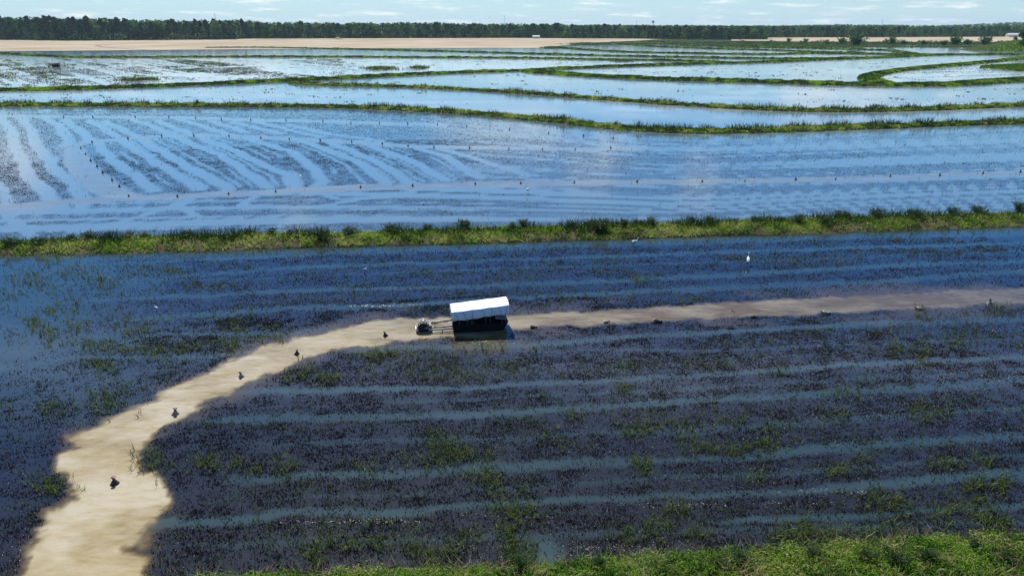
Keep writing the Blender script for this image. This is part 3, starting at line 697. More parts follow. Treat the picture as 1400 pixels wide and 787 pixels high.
# ------------------------------------------------------------ trees
def tree_proto(name, kind, seed):
    r_ = np.random.default_rng(seed); root = empty(name, (0, 0, 0)); ht = 1.0   # unit height, scaled on placing
    mb = MB(); mb.tube((0, 0, 0), (.01, 0, .55), .016, .010, 7); mb.tube((.01, 0, .55), (0, .01, .95), .010, .002, 6)
    cl = []
    if kind == 'pine':
        for k in range(20):
            z = .38+.58*(k/19); rad = .17*(1-((z-.62)/.42)**2)*r_.uniform(.7, 1.15); a = r_.uniform(0, 6.28)
            e = (math.cos(a)*rad*.75, math.sin(a)*rad*.75, z); mb.tube((0, 0, z-.04), e, .004, .001, 4, False)
            cl.append((e, .065+.03*r_.random()))
    else:
        for k in range(30):
            z = r_.uniform(.14, .95); rad = .25*math.sqrt(max(.05, 1-((z-.55)/.47)**2))*r_.uniform(.45, 1.05); a = r_.uniform(0, 6.28)
            e = (math.cos(a)*rad, math.sin(a)*rad, z); mb.tube((0, 0, max(.1, z-.18)), e, .005, .001, 4, False)
            cl.append((e, .075+.05*r_.random()))
    mb.build('trunk', M['bark'], root)
    C, T = [], []
    for (e, rr) in cl:
        n = 70; d = r_.normal(size=(n, 3)); d /= np.linalg.norm(d, axis=1)[:, None]; d *= (rr*r_.random(n)**.4)[:, None]; d[:, 2] *= .75
        C.append(np.array(e)+d); T.append(np.clip(.45+r_.normal(0, .12, n)+r_.normal(0, .32), 0, 1))
    C = np.concatenate(C); T = np.concatenate(T)
    v, f, ti = leafcloud(C, .06+.035*r_.random(len(C)), T)
    mesh_np('crown', v, f, M[{'pine': 'pine', 'oak': 'oak', 'pale': 'pale'}[kind]], dict(tint=ti), parent=root)
    return root
protos = {k: [tree_proto('pine_tree' if k == 'pine' else 'broadleaf_tree', k, 20+i*7+j) for j in range(3)] for i, k in enumerate(('pine', 'oak', 'pale'))}
fresh = {id(p): True for v in protos.values() for p in v}
BASEX = [-120,0,100,320,335,500,700,870,1000,1049,1050,1200,1400,1520]
BASEY = [54.3,54.6,55.9,54.2,53.2,52.6,52.2,53.2,54.3,54.3,51.6,51.3,50.4,50.4]
TOPX = [-120,0,50,150,240,330,370,470,600,700,900,1050,1150,1250,1330,1400,1520]
TOPY = [22,23.5,26,27.5,29.5,29,31,32.5,32.5,33.5,36,37,36.4,38,37.5,36,35]
LAB = {'pine': 'dark pine tree at the front of the wood', 'oak': 'green broadleaf tree at the front of the wood', 'pale': 'pale yellow-green tree at the front of the wood'}
nt = 262; cnt = {'pine': 0, 'oak': 0, 'pale': 0}
placed = []
for i in range(nt):
    x = -25+1450*(i+.5)/nt+random.uniform(-2, 2)
    row = i % 2
    by = np.interp(x, BASEX, BASEY); d = P(x, by).y*(1+.02*row)
    p_ = P(x, by)*(1+.018*row+.006*random.random()); p_.z = -.1
    top = np.interp(x, TOPX, TOPY)
    h = (H+(36-top)/F*d*.94)*random.uniform(.78, 1.1)
    pin = .62 if x < 340 else .28
    u = random.random(); kind = 'pine' if u < pin else ('pale' if u > (.80 if x > 340 else .86) else 'oak')
    if kind == 'pine': h *= 1.04
    pr = random.choice(protos[kind]); o = pr if fresh[id(pr)] else copy_tree(pr); fresh[id(pr)] = False
    wsc = random.uniform(.85, 1.2)*(22/h if h > 24 else 1.0)**.5
    o.location = p_; o.scale = (h*wsc, h*wsc, h); o.rotation_euler = (0, 0, random.uniform(0, 6.28))
    placed.append((x, kind, row, o))
for kind in ('pine', 'oak', 'pale'):
    for seg, (xa, xb, nm) in enumerate([(-99,335,'tall left end of the wood'),(335,905,'middle of the wood'),(905,2000,'right half of the wood')]):
        for x, k, row, o in placed:
            if k == kind and xa <= x < xb:
                tag(o, LAB[kind].replace('the wood', 'the ' + nm), 'tree', '%s trees, %s' % (kind if kind == 'pine' else ('green broadleaf' if kind == 'oak' else 'pale broadleaf'), nm))
for v in protos.values():
    for p in v:
        if fresh[id(p)]:
            for ch in list(p.children): bpy.data.objects.remove(ch)
            bpy.data.objects.remove(p)
# undergrowth at the foot and the mass of wood behind
parts = []
n = 80000
x = rng.uniform(-200, 1600, n); by = np.interp(x, BASEX, BASEY)
q = np.array([P(a, b)[:] for a, b in zip(x, by)])*(1+rng.uniform(-.002, .03, n))[:, None]
q[:, 2] = rng.random(n)**1.1*np.interp(x, [0, 320, 500, 1400], [21, 19, 14, 11])*(.5+fbm(x*.15, x*0, 3))
parts.append(leafcloud(q, 1.6+1.5*rng.random(n), rng.random(n)*.6))
stuff('undergrowth', parts, M['oak'], 'dark undergrowth along the foot of the far wood')
parts = []
nT = 6200
x = rng.uniform(-240, 1640, nT); by = np.interp(x, BASEX, BASEY); dfront = np.array([P(a, b).y for a, b in zip(x, by)])
dd = dfront*(1.03+rng.random(nT)**1.8*1.7)
lift = np.interp(x, [0, 1050, 1150, 1280, 1400, 1480], [0, 0, 2.2, .5, 5.5, 8])*np.clip((dd-1700)/900, 0, 1.4)
topy = np.interp(x, TOPX, TOPY)
hb = np.clip(H+(36-topy)/F*dfront*.9, 15, 30)
hb = hb+(19.5-hb)*np.clip((dd/dfront-1.1)/.5, 0, 1)
hT = hb*(.82+.24*rng.random(nT)*.9+.08*vnoise(x*.05, dd*.01)) + lift*2.2
dirx = (x-700)/F
m = 34
cx = np.repeat(dirx*dd*1.0/(1) * (CP/ (CP)) , m); 
cxr = np.repeat(dirx*(dd*CP+H*SP), m)+rng.normal(0, 3.2, nT*m); cyr = np.repeat(dd, m)+rng.normal(0, 3, nT*m)
zt = np.repeat(hT, m); cz = zt*(1-.55*rng.random(nT*m)**1.4)
shr = np.sqrt(np.clip((zt-cz)/zt*3+.15, .1, 1)); cxr = np.repeat(dirx*(dd*CP+H*SP), m)+(cxr-np.repeat(dirx*(dd*CP+H*SP), m))*shr
parts.append(leafcloud(np.c_[cxr, cyr, cz], 2.2+2.2*rng.random(nT*m), np.clip(np.repeat(rng.normal(.35, .22, nT), m)+rng.normal(0, .1, nT*m), 0, 1)))
stuff('wood', parts, M['oak'], 'dense mass of woodland behind the front rank, reaching to the horizon')

# shrubs on the right, in front of the bare strip
def shrub_things():
    S = [(1151,61,9),(1170,62,15),(1130,61,6),(1218,61,10),(1306,61.5,11),(1346,61.5,11),(1322,61.5,7),(1235,61.5,6),(1262,61.5,6),(1290,62,6),(1078,58,6),(1101,58.5,6)]
    S.sort()
    src = [bush_proto('shrub', M['oak'], 900, .17, 40+j) for j in range(2)]; fr = [True, True]
    for i, (x, y, h) in enumerate(S):
        j = i % 2; o = src[j] if fr[j] else copy_tree(src[j]); fr[j] = False
        o.location = P(x, y); o.scale = (h*.85, h*.85, h*.8); o.rotation_euler = (0, 0, i*1.3)
        tag(o, ('largest round dark shrub' if h == 15 else '%s dark shrub from the left' % ordn(i, len(S)) if 0 < i < len(S)-1 else '%s dark shrub' % ordn(i, len(S)))+' in the shore hedge before the pale right strip', 'shrub', 'shrubs along the far right shore')
shrub_things()
# hedge stuff between them
parts = []; n = 5000; x = rng.uniform(1010, 1420, n)
q = np.array([P(a, 60.5+.8*rng.random())[:] for a in x]); q[:, 2] = rng.random(n)*5*(.2+fbm(x*.09, x*0+2, 3))
parts.append(leafcloud(q, 1.1+.9*rng.random(n), rng.random(n)*.7)); stuff('hedge_brush', parts, M['oak'], 'low brush along the far right shore')

# embankment and trees on the right edge
def mound(name, c, rx, ry, h, mat, label, kind, seed=0, cat=None):
    n, m = 40, 10; V = []
    for j in range(m+1):
        fr = j/m
        for i in range(n):
            a = 2*math.pi*i/n; w = 1+.18*math.sin(3*a+seed)+.1*math.sin(5*a)
            V.append((c.x+rx*w*fr*math.cos(a), c.y+ry*w*fr*math.sin(a), h*math.cos(fr*math.pi/2)**1.2*(1+.1*math.sin(a*4+j))-.1*fr))
    i = np.arange((m+1)*n).reshape(m+1, n); nx = np.roll(i, -1, axis=1)
    f = np.c_[i[:-1].ravel(), i[1:].ravel(), nx[1:].ravel(), nx[:-1].ravel()]
    return tag(mesh_np(name, V, f, mat, smooth=True), label, cat, kind=kind)
c1 = P(1418, 69.5)
mound('embankment', c1, 44, 55, 8.5, M['ground'], 'green embankment at the far right edge', 'structure')
parts = []; n = 5000; a = rng.random(n)*6.28; rr = np.sqrt(rng.random(n))
q = np.c_[c1.x+44*rr*np.cos(a), c1.y+55*rr*np.sin(a), 8.5*np.cos(rr*np.pi/2)**1.2-.1]
parts.append(blades(q, .9+.8*rng.random(n), .6+.5*rng.random(n), .6, rng.random(n)*.8))
c2 = P(1422, 94.5)
mound('embankment', c2, 25, 24, 1.8, M['ground'], 'rounded green spit poking in from the right edge', 'structure', 2)
n = 9000; a = rng.random(n)*6.28; rr = np.sqrt(rng.random(n))*(1+.18*np.sin(3*a+2)+.1*np.sin(5*a)); k_ = np.clip(rr/(1+.18*np.sin(3*a+2)+.1*np.sin(5*a)), 0, 1)
q = np.c_[c2.x+25*rr*np.cos(a), c2.y+24*rr*np.sin(a), 1.8*np.cos(k_*np.pi/2)**1.2-.1]
parts.append(blades(q, .5+.5*rng.random(n), .35+.3*rng.random(n), .7, np.clip(.2+rng.normal(0, .15, n)+.4*(fbm(q[:, 0]*.1, q[:, 1]*.1, 3)-.5), 0, .7)))
stuff('embankment_grass', parts, M['grass'], 'tall green grass on the right edge embankment')
tp = [(1397,70,17,'oak'),(1410,69,19,'pine'),(1385,68,8,'pale'),(1404,73.5,10,'oak')]
for i, (x, y, h, k) in enumerate(tp):
    src = [p for xx, kk, rw, p in placed if kk == k][i]; o = copy_tree(src)
    o.location = P(x, y); o.location.z = 3; o.scale = (h*.95, h*.95, h); o.rotation_euler = (0, 0, i)
    if 'group' in o: del o['group']
    tag(o, ['big dark round tree cut by the right edge of the picture', 'tall pine behind the big round tree at the right edge', 'small yellow-green tree left of the big one on the right embankment', 'low tree in front of the big one at the right edge'][i], 'tree')

# ------------------------------------------------------------ distant buildings, masts
def house(x, y, wid, dep_, hw_, label, long=False):
    r_ = empty('farm_building' if long else 'farmhouse', P(x, y)); r_.location.z = 0
    mb = MB(); mb.box((0, 0, hw_/2), (wid, dep_, hw_)); mb.build('wall', M['white'], r_)
    mb = MB(); o_ = .5; rh = dep_*.28
    vs = [(-wid/2-o_, -dep_/2-o_, hw_), (wid/2+o_, -dep_/2-o_, hw_), (wid/2+o_, dep_/2+o_, hw_), (-wid/2-o_, dep_/2+o_, hw_), (-wid/2-o_, 0, hw_+rh), (wid/2+o_, 0, hw_+rh)]
    vs = [(a, b, c+.02) for a, b, c in vs]
    mb.add(vs, [(0, 1, 5, 4), (2, 3, 4, 5), (1, 2, 5), (3, 0, 4), (3, 2, 1, 0)]); mb.build('roof', M['roof' if not long else 'white'], r_)
    for k in range(3):
        xx = -wid/2+wid*(k+1)/4
        if k == 1:
            mb = MB(); mb.box((xx, -dep_/2-.03, 1.05), (1.1 if not long else 3, .1, 2.1)); mb.build('door', M['glass'], r_)
        else:
            mb = MB(); mb.box((xx, -dep_/2-.03, 1.6), (1.3, .1, 1.1)); mb.build('window', M['glass'], r_)
    return tag(r_, label, 'house' if not long else 'shed')
house(733, 52.9, 11, 7, 3.0, 'small white farmhouse with grey roof at the foot of the wood')
house(1386, 50.9, 26, 10, 4.0, 'long white farm shed between the bare strip and the wood on the right', True)
house(1300, 51.6, 12, 6, 2.5, 'tiny pale shed beyond the bare strip, left of the long shed', True) if False else None
mound('dirt_mound', P(462, 54), 7, 6, 3.2, M['bare'], 'small pinkish heap of dirt on the bare field before the wood', None, 1, 'dirt heap')
def mast(x, ytop, d, wdt, label):
    az = (x-700)/F; base = Vector((az*(d*CP+H*SP), d, 0)); ht = H+(36-ytop)/F*d
    r_ = empty('radio_mast', base)
    mb = MB()
    for k in range(3):
        a = k*2.094; mb.tube((math.cos(a)*wdt, math.sin(a)*wdt, 0), (math.cos(a)*wdt*.6, math.sin(a)*wdt*.6, ht), wdt*.22, wdt*.16, 5)
    nseg = int(ht/(wdt*3))
    for s in range(nseg):
        z0, z1 = ht*s/nseg, ht*(s+1)/nseg
        for k in range(3):
            a, b = k*2.094, (k+1)*2.094
            mb.tube((math.cos(a)*wdt*.85, math.sin(a)*wdt*.85, z0), (math.cos(b)*wdt*.85, math.sin(b)*wdt*.85, z1), wdt*.1, n=4, cap=False)
    mb.build('lattice', M['mast'], r_)
    mb = MB(); mb.tube((0, 0, ht), (0, 0, ht+ht*.05), wdt*.2, wdt*.08, 5); mb.build('antenna', M['mast'], r_)
    for z in (.93, .84): mb = MB(); mb.tube((wdt*.9, 0, ht*z), (wdt*1.6, 0, ht*z), wdt*.7, wdt*.7, 8); mb.build('dish', M['white'], r_)
    return tag(r_, label, 'radio mast')
mast(689.5, 23.5, 2500, 1.1, 'red and grey lattice mast above the wood near the picture centre')
mast(869.5, 29, 2900, .9, 'faint thin mast just left of the water tower')
mast(1204, 29, 2700, 1.0, 'thin mast above the right half of the wood')
mast(297, 21, 2300, .9, 'thin pale mast above the tall left end of the wood')
d = 3000; wt = empty('water_tower', (((892-700)/F)*(d*CP+H*SP), d, 0))
mb = MB(); mb.lathe([(0, 41), (3.6, 40), (5, 37.5), (5, 34), (3.6, 31.5), (0, 31)], n=16); mb.build('tank', M['roof'], wt, True)
for k in range(4):
    a = k*math.pi/2+.5; mb = MB(); mb.tube((math.cos(a)*5.5, math.sin(a)*5.5, 0), (math.cos(a)*4, math.sin(a)*4, 34), .5, .4, 6); mb.build('leg', M['mast'], wt)
tag(wt, 'water tower with a round tank showing above the wood', 'water tower')

# ------------------------------------------------------------ crayfish boat
def make_boat(name, tarpmat, label, loc, yaw, far=False):
    root = empty(name, loc, yaw)
    LH, WH, HH = 3.7, 1.55, .52      # hull
    mb = MB(); x0, x1 = -LH/2, LH/2; w = WH/2; t = .05
    outer = [(x0, -w), (x1-.5, -w), (x1, -w*.75), (x1, w*.75), (x1-.5, w), (x0, w)]
    inner = [(x0+t, -w+t), (x1-.5, -w+t), (x1-t, -w*.75+t), (x1-t, w*.75-t), (x1-.5, w-t), (x0+t, w-t)]
    n = len(outer); vs = []
    for (a, b) in outer: vs.append((a-(.35 if a > x1-.1 else 0), b*.9, -.12))
    for (a, b) in outer: vs.append((a, b, HH))
    for (a, b) in inner: vs.append((a, b, HH))
    for (a, b) in inner: vs.append((a-(.35 if a > x1-.1 else 0), b*.9, .06))
    fs = [tuple(range(n))[::-1], tuple(3*n+i for i in range(n))]
    for k in range(3): fs += [(k*n+i, k*n+(i+1) % n, (k+1)*n+(i+1) % n, (k+1)*n+i) for i in range(n)]
    mb.add(vs, fs); mb.build('hull', M['dark'], root, bevel=.012)
    mb = MB(); mb.tube((x0, -w, HH), (x1-.5, -w, HH), .03); mb.tube((x0, w, HH), (x1-.5, w, HH), .03); mb.tube((x0, -w, HH), (x0, w, HH), .03); mb.build('gunwale', M['dark'], root)
    # canopy frame
    zl, zr = 1.50, 1.80
    cw = .80; cx0, cx1 = -1.95, 1.88
    def ze(x): return zl+(zr-zl)*(x-cx0)/(cx1-cx0)
    for sx in (-1.75, 0, 1.6):
        for sy in (-1, 1):
            mb = MB(); mb.tube((sx, sy*(w-.02), HH), (sx, sy*(cw-.05), ze(sx)-.02), .022); mb.build('post', M['dark'], root)
    mb = MB()
    for sy in (-1, 1): mb.tube((cx0+.05, sy*(cw-.05), ze(cx0)-.03), (cx1-.05, sy*(cw-.05), ze(cx1)-.03), .02)
    for sx in (-1.75, -.6, .5, 1.6): mb.tube((sx, -cw+.05, ze(sx)-.03), (sx, cw-.05, ze(sx)-.03), .02)
    mb.build('roof_frame', M['dark'], root)
    # tarp: skirts, eaves, shallow arch, with folds
    nx = 120
    prof = [(-cw-.04, -.60), (-cw-.035, -.45), (-cw-.03, -.3), (-cw-.02, -.15), (-cw, -.02), (-cw+.06, .03), (-.55, .07), (-.3, .10), (0, .115), (.3, .10), (.55, .07), (cw-.06, .03), (cw, -.02), (cw+.03, -.2), (cw+.04, -.5), (cw+.04, -.95)]
    V = []
    for i in range(nx+1):
        x = cx0+(cx1-cx0)*i/nx
        for j, (yy, zz) in enumerate(prof):
            fold = .03*(1-abs(math.sin(x*3.3+zz*3.2+.7*math.sin(x*2.1))))**3+.02*(1-abs(math.sin(x*5.1-zz*4.3+1.1)))**4
            k = min(1, abs(zz)/.2) if zz < -.05 else .12
            sag = -.06*abs(math.sin(math.pi*(x+1.75)/1.15))*(1-abs(yy)/1.0) if zz > 0 else 0
            low = (.03*math.sin(x*2.3)+.02*math.sin(x*7.7)) if j in (0,) else 0
            V.append((x+(.0 if 0 < i < nx else random.uniform(-.02, .02)), yy+(-1 if yy < 0 else 1)*fold*k, ze(x)+zz+sag+low))
    m_ = len(prof); i = np.arange((nx+1)*m_).reshape(nx+1, m_)
    f = np.c_[i[:-1, :-1].ravel(), i[1:, :-1].ravel(), i[1:, 1:].ravel(), i[:-1, 1:].ravel()]
    o = mesh_np('canopy', V, f, tarpmat, smooth=True, parent=root); sm = o.modifiers.new('s', 'SOLIDIFY'); sm.thickness = .012
    for a_, b_ in ((-1.8, -1.45), (-1.2, -.95), (-.5, -.62), (.05, .3), (.75, .62), (1.15, 1.4), (1.75, 1.6)):
        mb = MB(); mb.tube((a_, -cw-.05, ze(a_)-.02), (b_, -cw-.09, ze(b_)-.60), .014, n=5); mb.tube((b_, -cw-.09, ze(b_)-.60), (b_, -w+.02, HH), .010, n=5); mb.build('tie_rope', M['roof'], root)
    # end flap of the tarp at the wheel end, added dark panels that block light and blacken the inside
    mb = MB(); V = []; 
    nn = 14
    for j in range(nn+1):
        yy = -cw+2*cw*j/nn
        for zz in (.06+.05*(1-(yy/cw)**2), -.12, -.3): V.append((cx0-.03-.02*math.sin(yy*14)*(zz < 0), yy, ze(cx0)+zz-.01))
    mb.add(V, [(3*j+k, 3*j+3+k, 3*j+4+k, 3*j+1+k) for j in range(nn) for k in range(2)]); mb.build('end_flap', tarpmat, root)
    mb = MB(); mb.box((0, w+.0, 1.0), (3.5, .03, 1.0)); mb.box((-1.86, 0, .85), (.03, 1.4, .66)); mb.build('shade_panel', M['dark'], root)
    mb = MB(); mb.box((1.35, -.35, .78), (.75, .5, .06), Matrix.Rotation(.1, 3, 'Y')); mb.box((1.62, -.2, .92), (.12, .85, .32)); mb.build('sorting_tray', M['roof'], root, bevel=.02)
    mb = MB(); mb.box((-.6, .1, .35), (.55, .6, .5)); mb.build('seat', M['rubber'], root, bevel=.04)
    mb = MB(); mb.box((-1.4, .1, .45), (.6, .7, .7)); mb.tube((-1.35, -.2, .8), (-1.35, -.2, 1.15), .03); mb.build('engine', M['dark'], root, bevel=.03)
    # boom to the drive wheel
    mb = MB(); mb.tube((-1.85, -.42, .42), (-3.35, -.30, .30), .06); mb.tube((-1.85, .42, .50), (-3.35, .30, .36), .06)
    mb.tube((-2.6, -.36, .36), (-2.6, .36, .42), .03); mb.tube((-3.3, -.32, .32), (-3.3, .34, .34), .05); mb.build('boom', M['rig'], root)
    mb = MB(); mb.tube((-1.85, .1, .62), (-2.5, .05, .58), .05, .05); mb.tube((-2.5, .05, .58), (-3.1, .0, .42), .028); mb.build('hydraulic_ram', M['black'], root)
    mb = MB()
    for k in range(8):
        a = Vector((-1.9-.17*k, -.1+.05*math.sin(k*1.7), .6+.04*math.sin(k*2.1))); b = Vector((-1.9-.17*(k+1), -.1+.05*math.sin((k+1)*1.7), .6+.04*math.sin((k+1)*2.1))); mb.tube(a, b, .018, n=5)
    mb.build('hose', M['rubber'], root)
    mb = MB()
    for sy in (-1, 1):
        mb.box((-3.42, sy*.27, .33), (.34, .035, .24)); mb.box((-3.66, sy*.27, .28), (.30, .035, .10))
    mb.build('fork', M['rig'], root)
    # drive wheel
    wc = Vector((-3.80, 0, .27)); rw = .37; ww = .24
    wheel = empty('drive_wheel', wc); wheel.parent = root
    mb = MB(); mb.tube((0, -ww, 0), (0, ww, 0), rw, n=28); mb.build('rim', M['rubber'], wheel)
    mb = MB(); mb.tube((0, -ww-.05, 0), (0, ww+.05, 0), .07, n=12); mb.build('hub', M['rubber'], wheel)
    mb = MB()
    for k in range(16):
        a = 2*math.pi*k/16; rot = Matrix.Rotation(-a, 3, 'Y')
        mb.box(rot @ Vector((rw+.07, 0, 0)), (.18, ww*2+.10, .028), rot)
    mb.build('cleat', M['steel'], wheel)
    return tag(root, label, 'boat')
make_boat('trap_boat', M['tarp'], 'dark low boat under a long white tarp canopy with a cleated drive wheel', P(656.5, 447), R(8.5))
M['tarp2'] = principled('grey_tarp', (.16, .17, .19), .6, noise=((.24, .25, .27), 4))
fb = make_boat('trap_boat', M['tarp2'], 'tiny distant trap boat with a grey canopy on the white water at far left', P(77, 91.5), R(20)); fb.scale = (.85, 1.2, 1.1)

# ------------------------------------------------------------ traps
def trap_proto(collar, net, tip=0):
    root = empty('crayfish_trap', (0, 0, 0)); body = empty('x', (0, 0, 0)) if False else None
    mb = MB(); mb.lathe([(.27, -.18), (.285, -.10), (.25, .02), (.16, .16), (.085, .26), (.07, .30)], n=14)
    for k in range(7):      # mesh rings and ribs
        a = 2*math.pi*k/7; mb.tube((.285*math.cos(a), .285*math.sin(a), -.1), (.085*math.cos(a), .085*math.sin(a), .27), .010, n=4, cap=False)
    mb.build('wire_body', net, root, True)
    mb = MB(); mb.lathe([(.07, .27), (.075, .36), (.115, .44), (.105, .44), (.065, .36), (.06, .28)], n=14); mb.lathe([(.115, .435), (.125, .45), (.115, .465), (.0, .45)], n=14); mb.build('collar', collar, root, True)
    return root
tA = trap_proto(M['black'], M['netpale']); tR = trap_proto(M['red'], M['net']); tD = trap_proto(M['black'], M['net'])
G1 = 'trap row along the mud trail'
NT = [(157,661,tR,0,'red-collared trap near the foot of the mud trail',1.0),(240,566,tA,.1,'upright black-collared trap lowest on the mud trail above the red one',1.0),(330,515,tA,-.1,'upright black-collared trap halfway up the bend of the mud trail',.9),(406,484,tD,.1,'dark upright trap in the upper bend of the mud trail',.9),(527,459,tD,-.15,'dark upright trap on the mud trail just left of the drive wheel',.9),
      (728,448,tD,1.35,'dark tipped trap nearest right of the boat',.9),(828,441,tA,1.2,'pale sunken trap second to the right of the boat',.8),(897,440,tD,1.4,'dark rounded tipped trap third to the right of the boat',1.1),(1030,434,tD,1.3,'small dark trap fourth to the right of the boat',.85),(1127,429,tA,1.45,'pale-bodied trap lying on its side fifth to the right of the boat',1.1),(1256,423,tA,1.3,'tipped trap sixth to the right of the boat below the mud trail',1.0),(1353,415,tA,-.1,'upright black-topped trap last on the right of the mud trail',1.0)]
fr = {id(tA): 1, id(tR): 1, id(tD): 1}
for x, y, pr, tilt, lab, s in NT:
    o = pr if fr[id(pr)] else copy_tree(pr); fr[id(pr)] = 0
    o.location = P(x, y); o.rotation_euler = (tilt*.3, tilt, .3); o.scale = (s*.78,)*3
    if abs(tilt) > 1: o.location.z = .03
    tag(o, lab, 'trap', G1)
ROWS = [([(110.5,203),(117,211),(124,220),(133,228),(140.6,236.5),(153.6,247),(163.5,255.5)], 'in the slanting row at left', .5),
 ([(176.3,268.5),(242.7,269),(312.6,265.5),(377,262.5),(493,256.5),(564,254.5),(650,252),(712,251),(785,250),(871,249),(960,248.5),(1018,248.5),(1088,246),(1142,245.4),(1217,241.5),(1285,240),(1343.4,237.4),(1395,235.4)], 'along the long pale track behind the levee', .5),
 ([(126,194.8),(175,189.8),(221,186.5),(265,185.5),(313,186.4),(356.8,188.6),(395.4,190.4),(438,192.4),(480.8,194.2),(522.6,197),(558,200),(593.4,202),(642.4,202.4),(695.6,203.4),(741.4,204.4),(786.4,204.6),(835,202.6)], 'in the middle row of the striped paddock', .5),
 ([(87,160.4),(127,160.4),(185,160),(231,160.6),(267.5,161.7),(302.6,163.4),(343,164),(391,164.6),(441.4,166.2),(479.6,168.6),(518.8,169),(557.4,169.8),(598,170.6),(638,173),(696.4,177.4),(750,182),(798,186.2),(838.6,189.4)], 'in the farthest row of the striped paddock', .5)]
for pts, where, s in ROWS:
    for i, (x, y) in enumerate(pts):
        o = copy_tree(tD); o.location = P(x, y); o.rotation_euler = (random.uniform(-.2, .2), random.uniform(-.2, .2), random.uniform(0, 6)); k = random.uniform(.5, .72) if y > 200 else random.uniform(.6, .75)
        o.scale = (k*.95, k*.95, k*1.25)
        tag(o, ('%s trap ' % ordn(i, len(pts)) if i in (0, len(pts)-1) else '%s trap from the left ' % ordn(i, len(pts)))+where, 'trap', 'traps '+where)

# ------------------------------------------------------------ egrets
def egret_proto():
    root = empty('egret', (0, 0, 0))
    me = bpy.data.meshes.new('body')
    # tail, back, chest, neck S, head, as one skinned chain
    pts = [((-.34, 0, .40), .018), ((-.20, 0, .47), .055), ((-.05, 0, .52), .095), ((.10, 0, .56), .09), ((.20, 0, .64), .05), ((.22, 0, .74), .026), ((.17, 0, .84), .021), ((.18, 0, .93), .022), ((.24, 0, .97), .036), ((.31, 0, .955), .018)]
    me.from_pydata([p for p, r in pts], [(i, i+1) for i in range(len(pts)-1)], []); me.materials.append(M['feather'])
    o = bpy.data.objects.new('body', me); COL.objects.link(o); o.parent = root
    sk = o.modifiers.new('s', 'SKIN')
    for i, (p, r) in enumerate(pts): me.skin_vertices[0].data[i].radius = (r, r*1.1)
    me.skin_vertices[0].data[3].use_root = True
    sb = o.modifiers.new('b', 'SUBSURF'); sb.levels = sb.render_levels = 2
    mb = MB(); mb.tube((.30, 0, .957), (.44, 0, .935), .014, .003, 6); mb.build('beak', M['beak'], root)
    for sy in (-1, 1):
        mb = MB(); mb.tube((.02, sy*.04, .48), (-.03, sy*.045, .26), .012, .009, 6); mb.tube((-.03, sy*.045, .26), (.03, sy*.045, -.05), .009, .008, 6); mb.build('leg', M['legm'], root)
    for sy in (-1, 1):
        v = [(-.36, sy*.03, .40), (-.2, sy*.075, .42), (.08, sy*.10, .50), (.12, sy*.09, .60), (-.05, sy*.09, .62), (-.25, sy*.05, .52)]
        mb = MB(); mb.add([(a, b, c) for a, b, c in v]+[(a, b+sy*.018, c) for a, b, c in v], [(0,1,2,3,4,5), (11,10,9,8,7,6)]+[(i, (i+1) % 6, 6+(i+1) % 6, 6+i) for i in range(6)]); mb.build('wing', M['feather'], root)
    return root
eg = egret_proto(); first = True
for x, y, rz, s, lab in [(865,337,.6,1.0,'white egret leaning forward in the water just below the middle levee'),(1022,362,1.3,1.05,'white egret standing upright in the near paddock, upper right of the boat'),(222,246,.3,1.0,'white egret in a dark strip of the striped paddock at left'),(722,265,.2,1.1,'white egret just below the long pale track at picture centre'),(372,219,2.9,.8,'small white egret among the diagonal strips left of centre'),(411,244,2.2,.7,'small white egret low in the diagonal strips left of centre'),(500,371,.3,.45,'small white bird in the near paddock, upper left of the boat'),(214,424,2.8,.45,'small white bird in the sedge patches at the left of the near paddock')]:
    o = eg if first else copy_tree(eg); first = False
    o.location = P(x, y); o.rotation_euler = (0, .5 if x == 865 else 0, rz); o.scale = (s,)*3; tag(o, lab, 'bird', 'white wading birds')

# ------------------------------------------------------------ floating straw and foam, plus pale flecks painted in as water glints
parts = []
def flecks(x, y, rx, ry, n, size):
    q = rng.normal(size=(n, 2))*.5; pp = np.array([P(x+rx*a, y+ry*b)[:] for a, b in q])
    a = rng.random(n)*np.pi; l = size*(.4+rng.random(n)); w = l*.35
    d = np.c_[np.cos(a), np.sin(a)*.6, 0*a]; e = np.c_[-np.sin(a), np.cos(a), 0*a]
    pp[:, 2] = .006
    v = np.stack([pp-d*l[:, None]/2, pp-e*w[:, None]/2, pp+d*l[:, None]/2+np.array([0, 0, .012]), pp+e*w[:, None]/2], 1).reshape(-1, 3)
    parts.append((v, np.arange(4*n).reshape(n, 4), np.repeat(rng.random(n), 4)))
for a in [(510,418,50,1.5,70,.18),(560,416,30,1,30,.14),(660,468,50,3,40,.12),(520,712,60,3,80,.10),(430,713,50,2,50,.09),(700,705,60,6,50,.09),(1130,671,60,4,40,.09),(1180,673,30,3,16,.12),(1080,688,50,4,30,.08),(940,690,60,5,60,.09),(850,748,90,7,120,.08),(560,778,120,3,90,.09),(650,750,120,18,90,.07),(430,725,100,20,80,.06),(150,645,60,40,50,.05),(900,640,400,40,110,.07),(850,560,450,50,110,.07),(1000,760,300,5,70,.08),(600,450,30,3,22,.10),(660,458,30,3,20,.1),(300,560,150,60,40,.06),(800,400,500,50,60,.06)]: flecks(*a)
M['foam'] = foliage('pale_straw_glints', [(.42, .42, .37), (.32, .29, .2), (.25, .21, .14)], .1, .6)
stuff('flotsam_glints', parts, M['foam'], 'pale bits of straw, foam and painted glints floating on the near water')

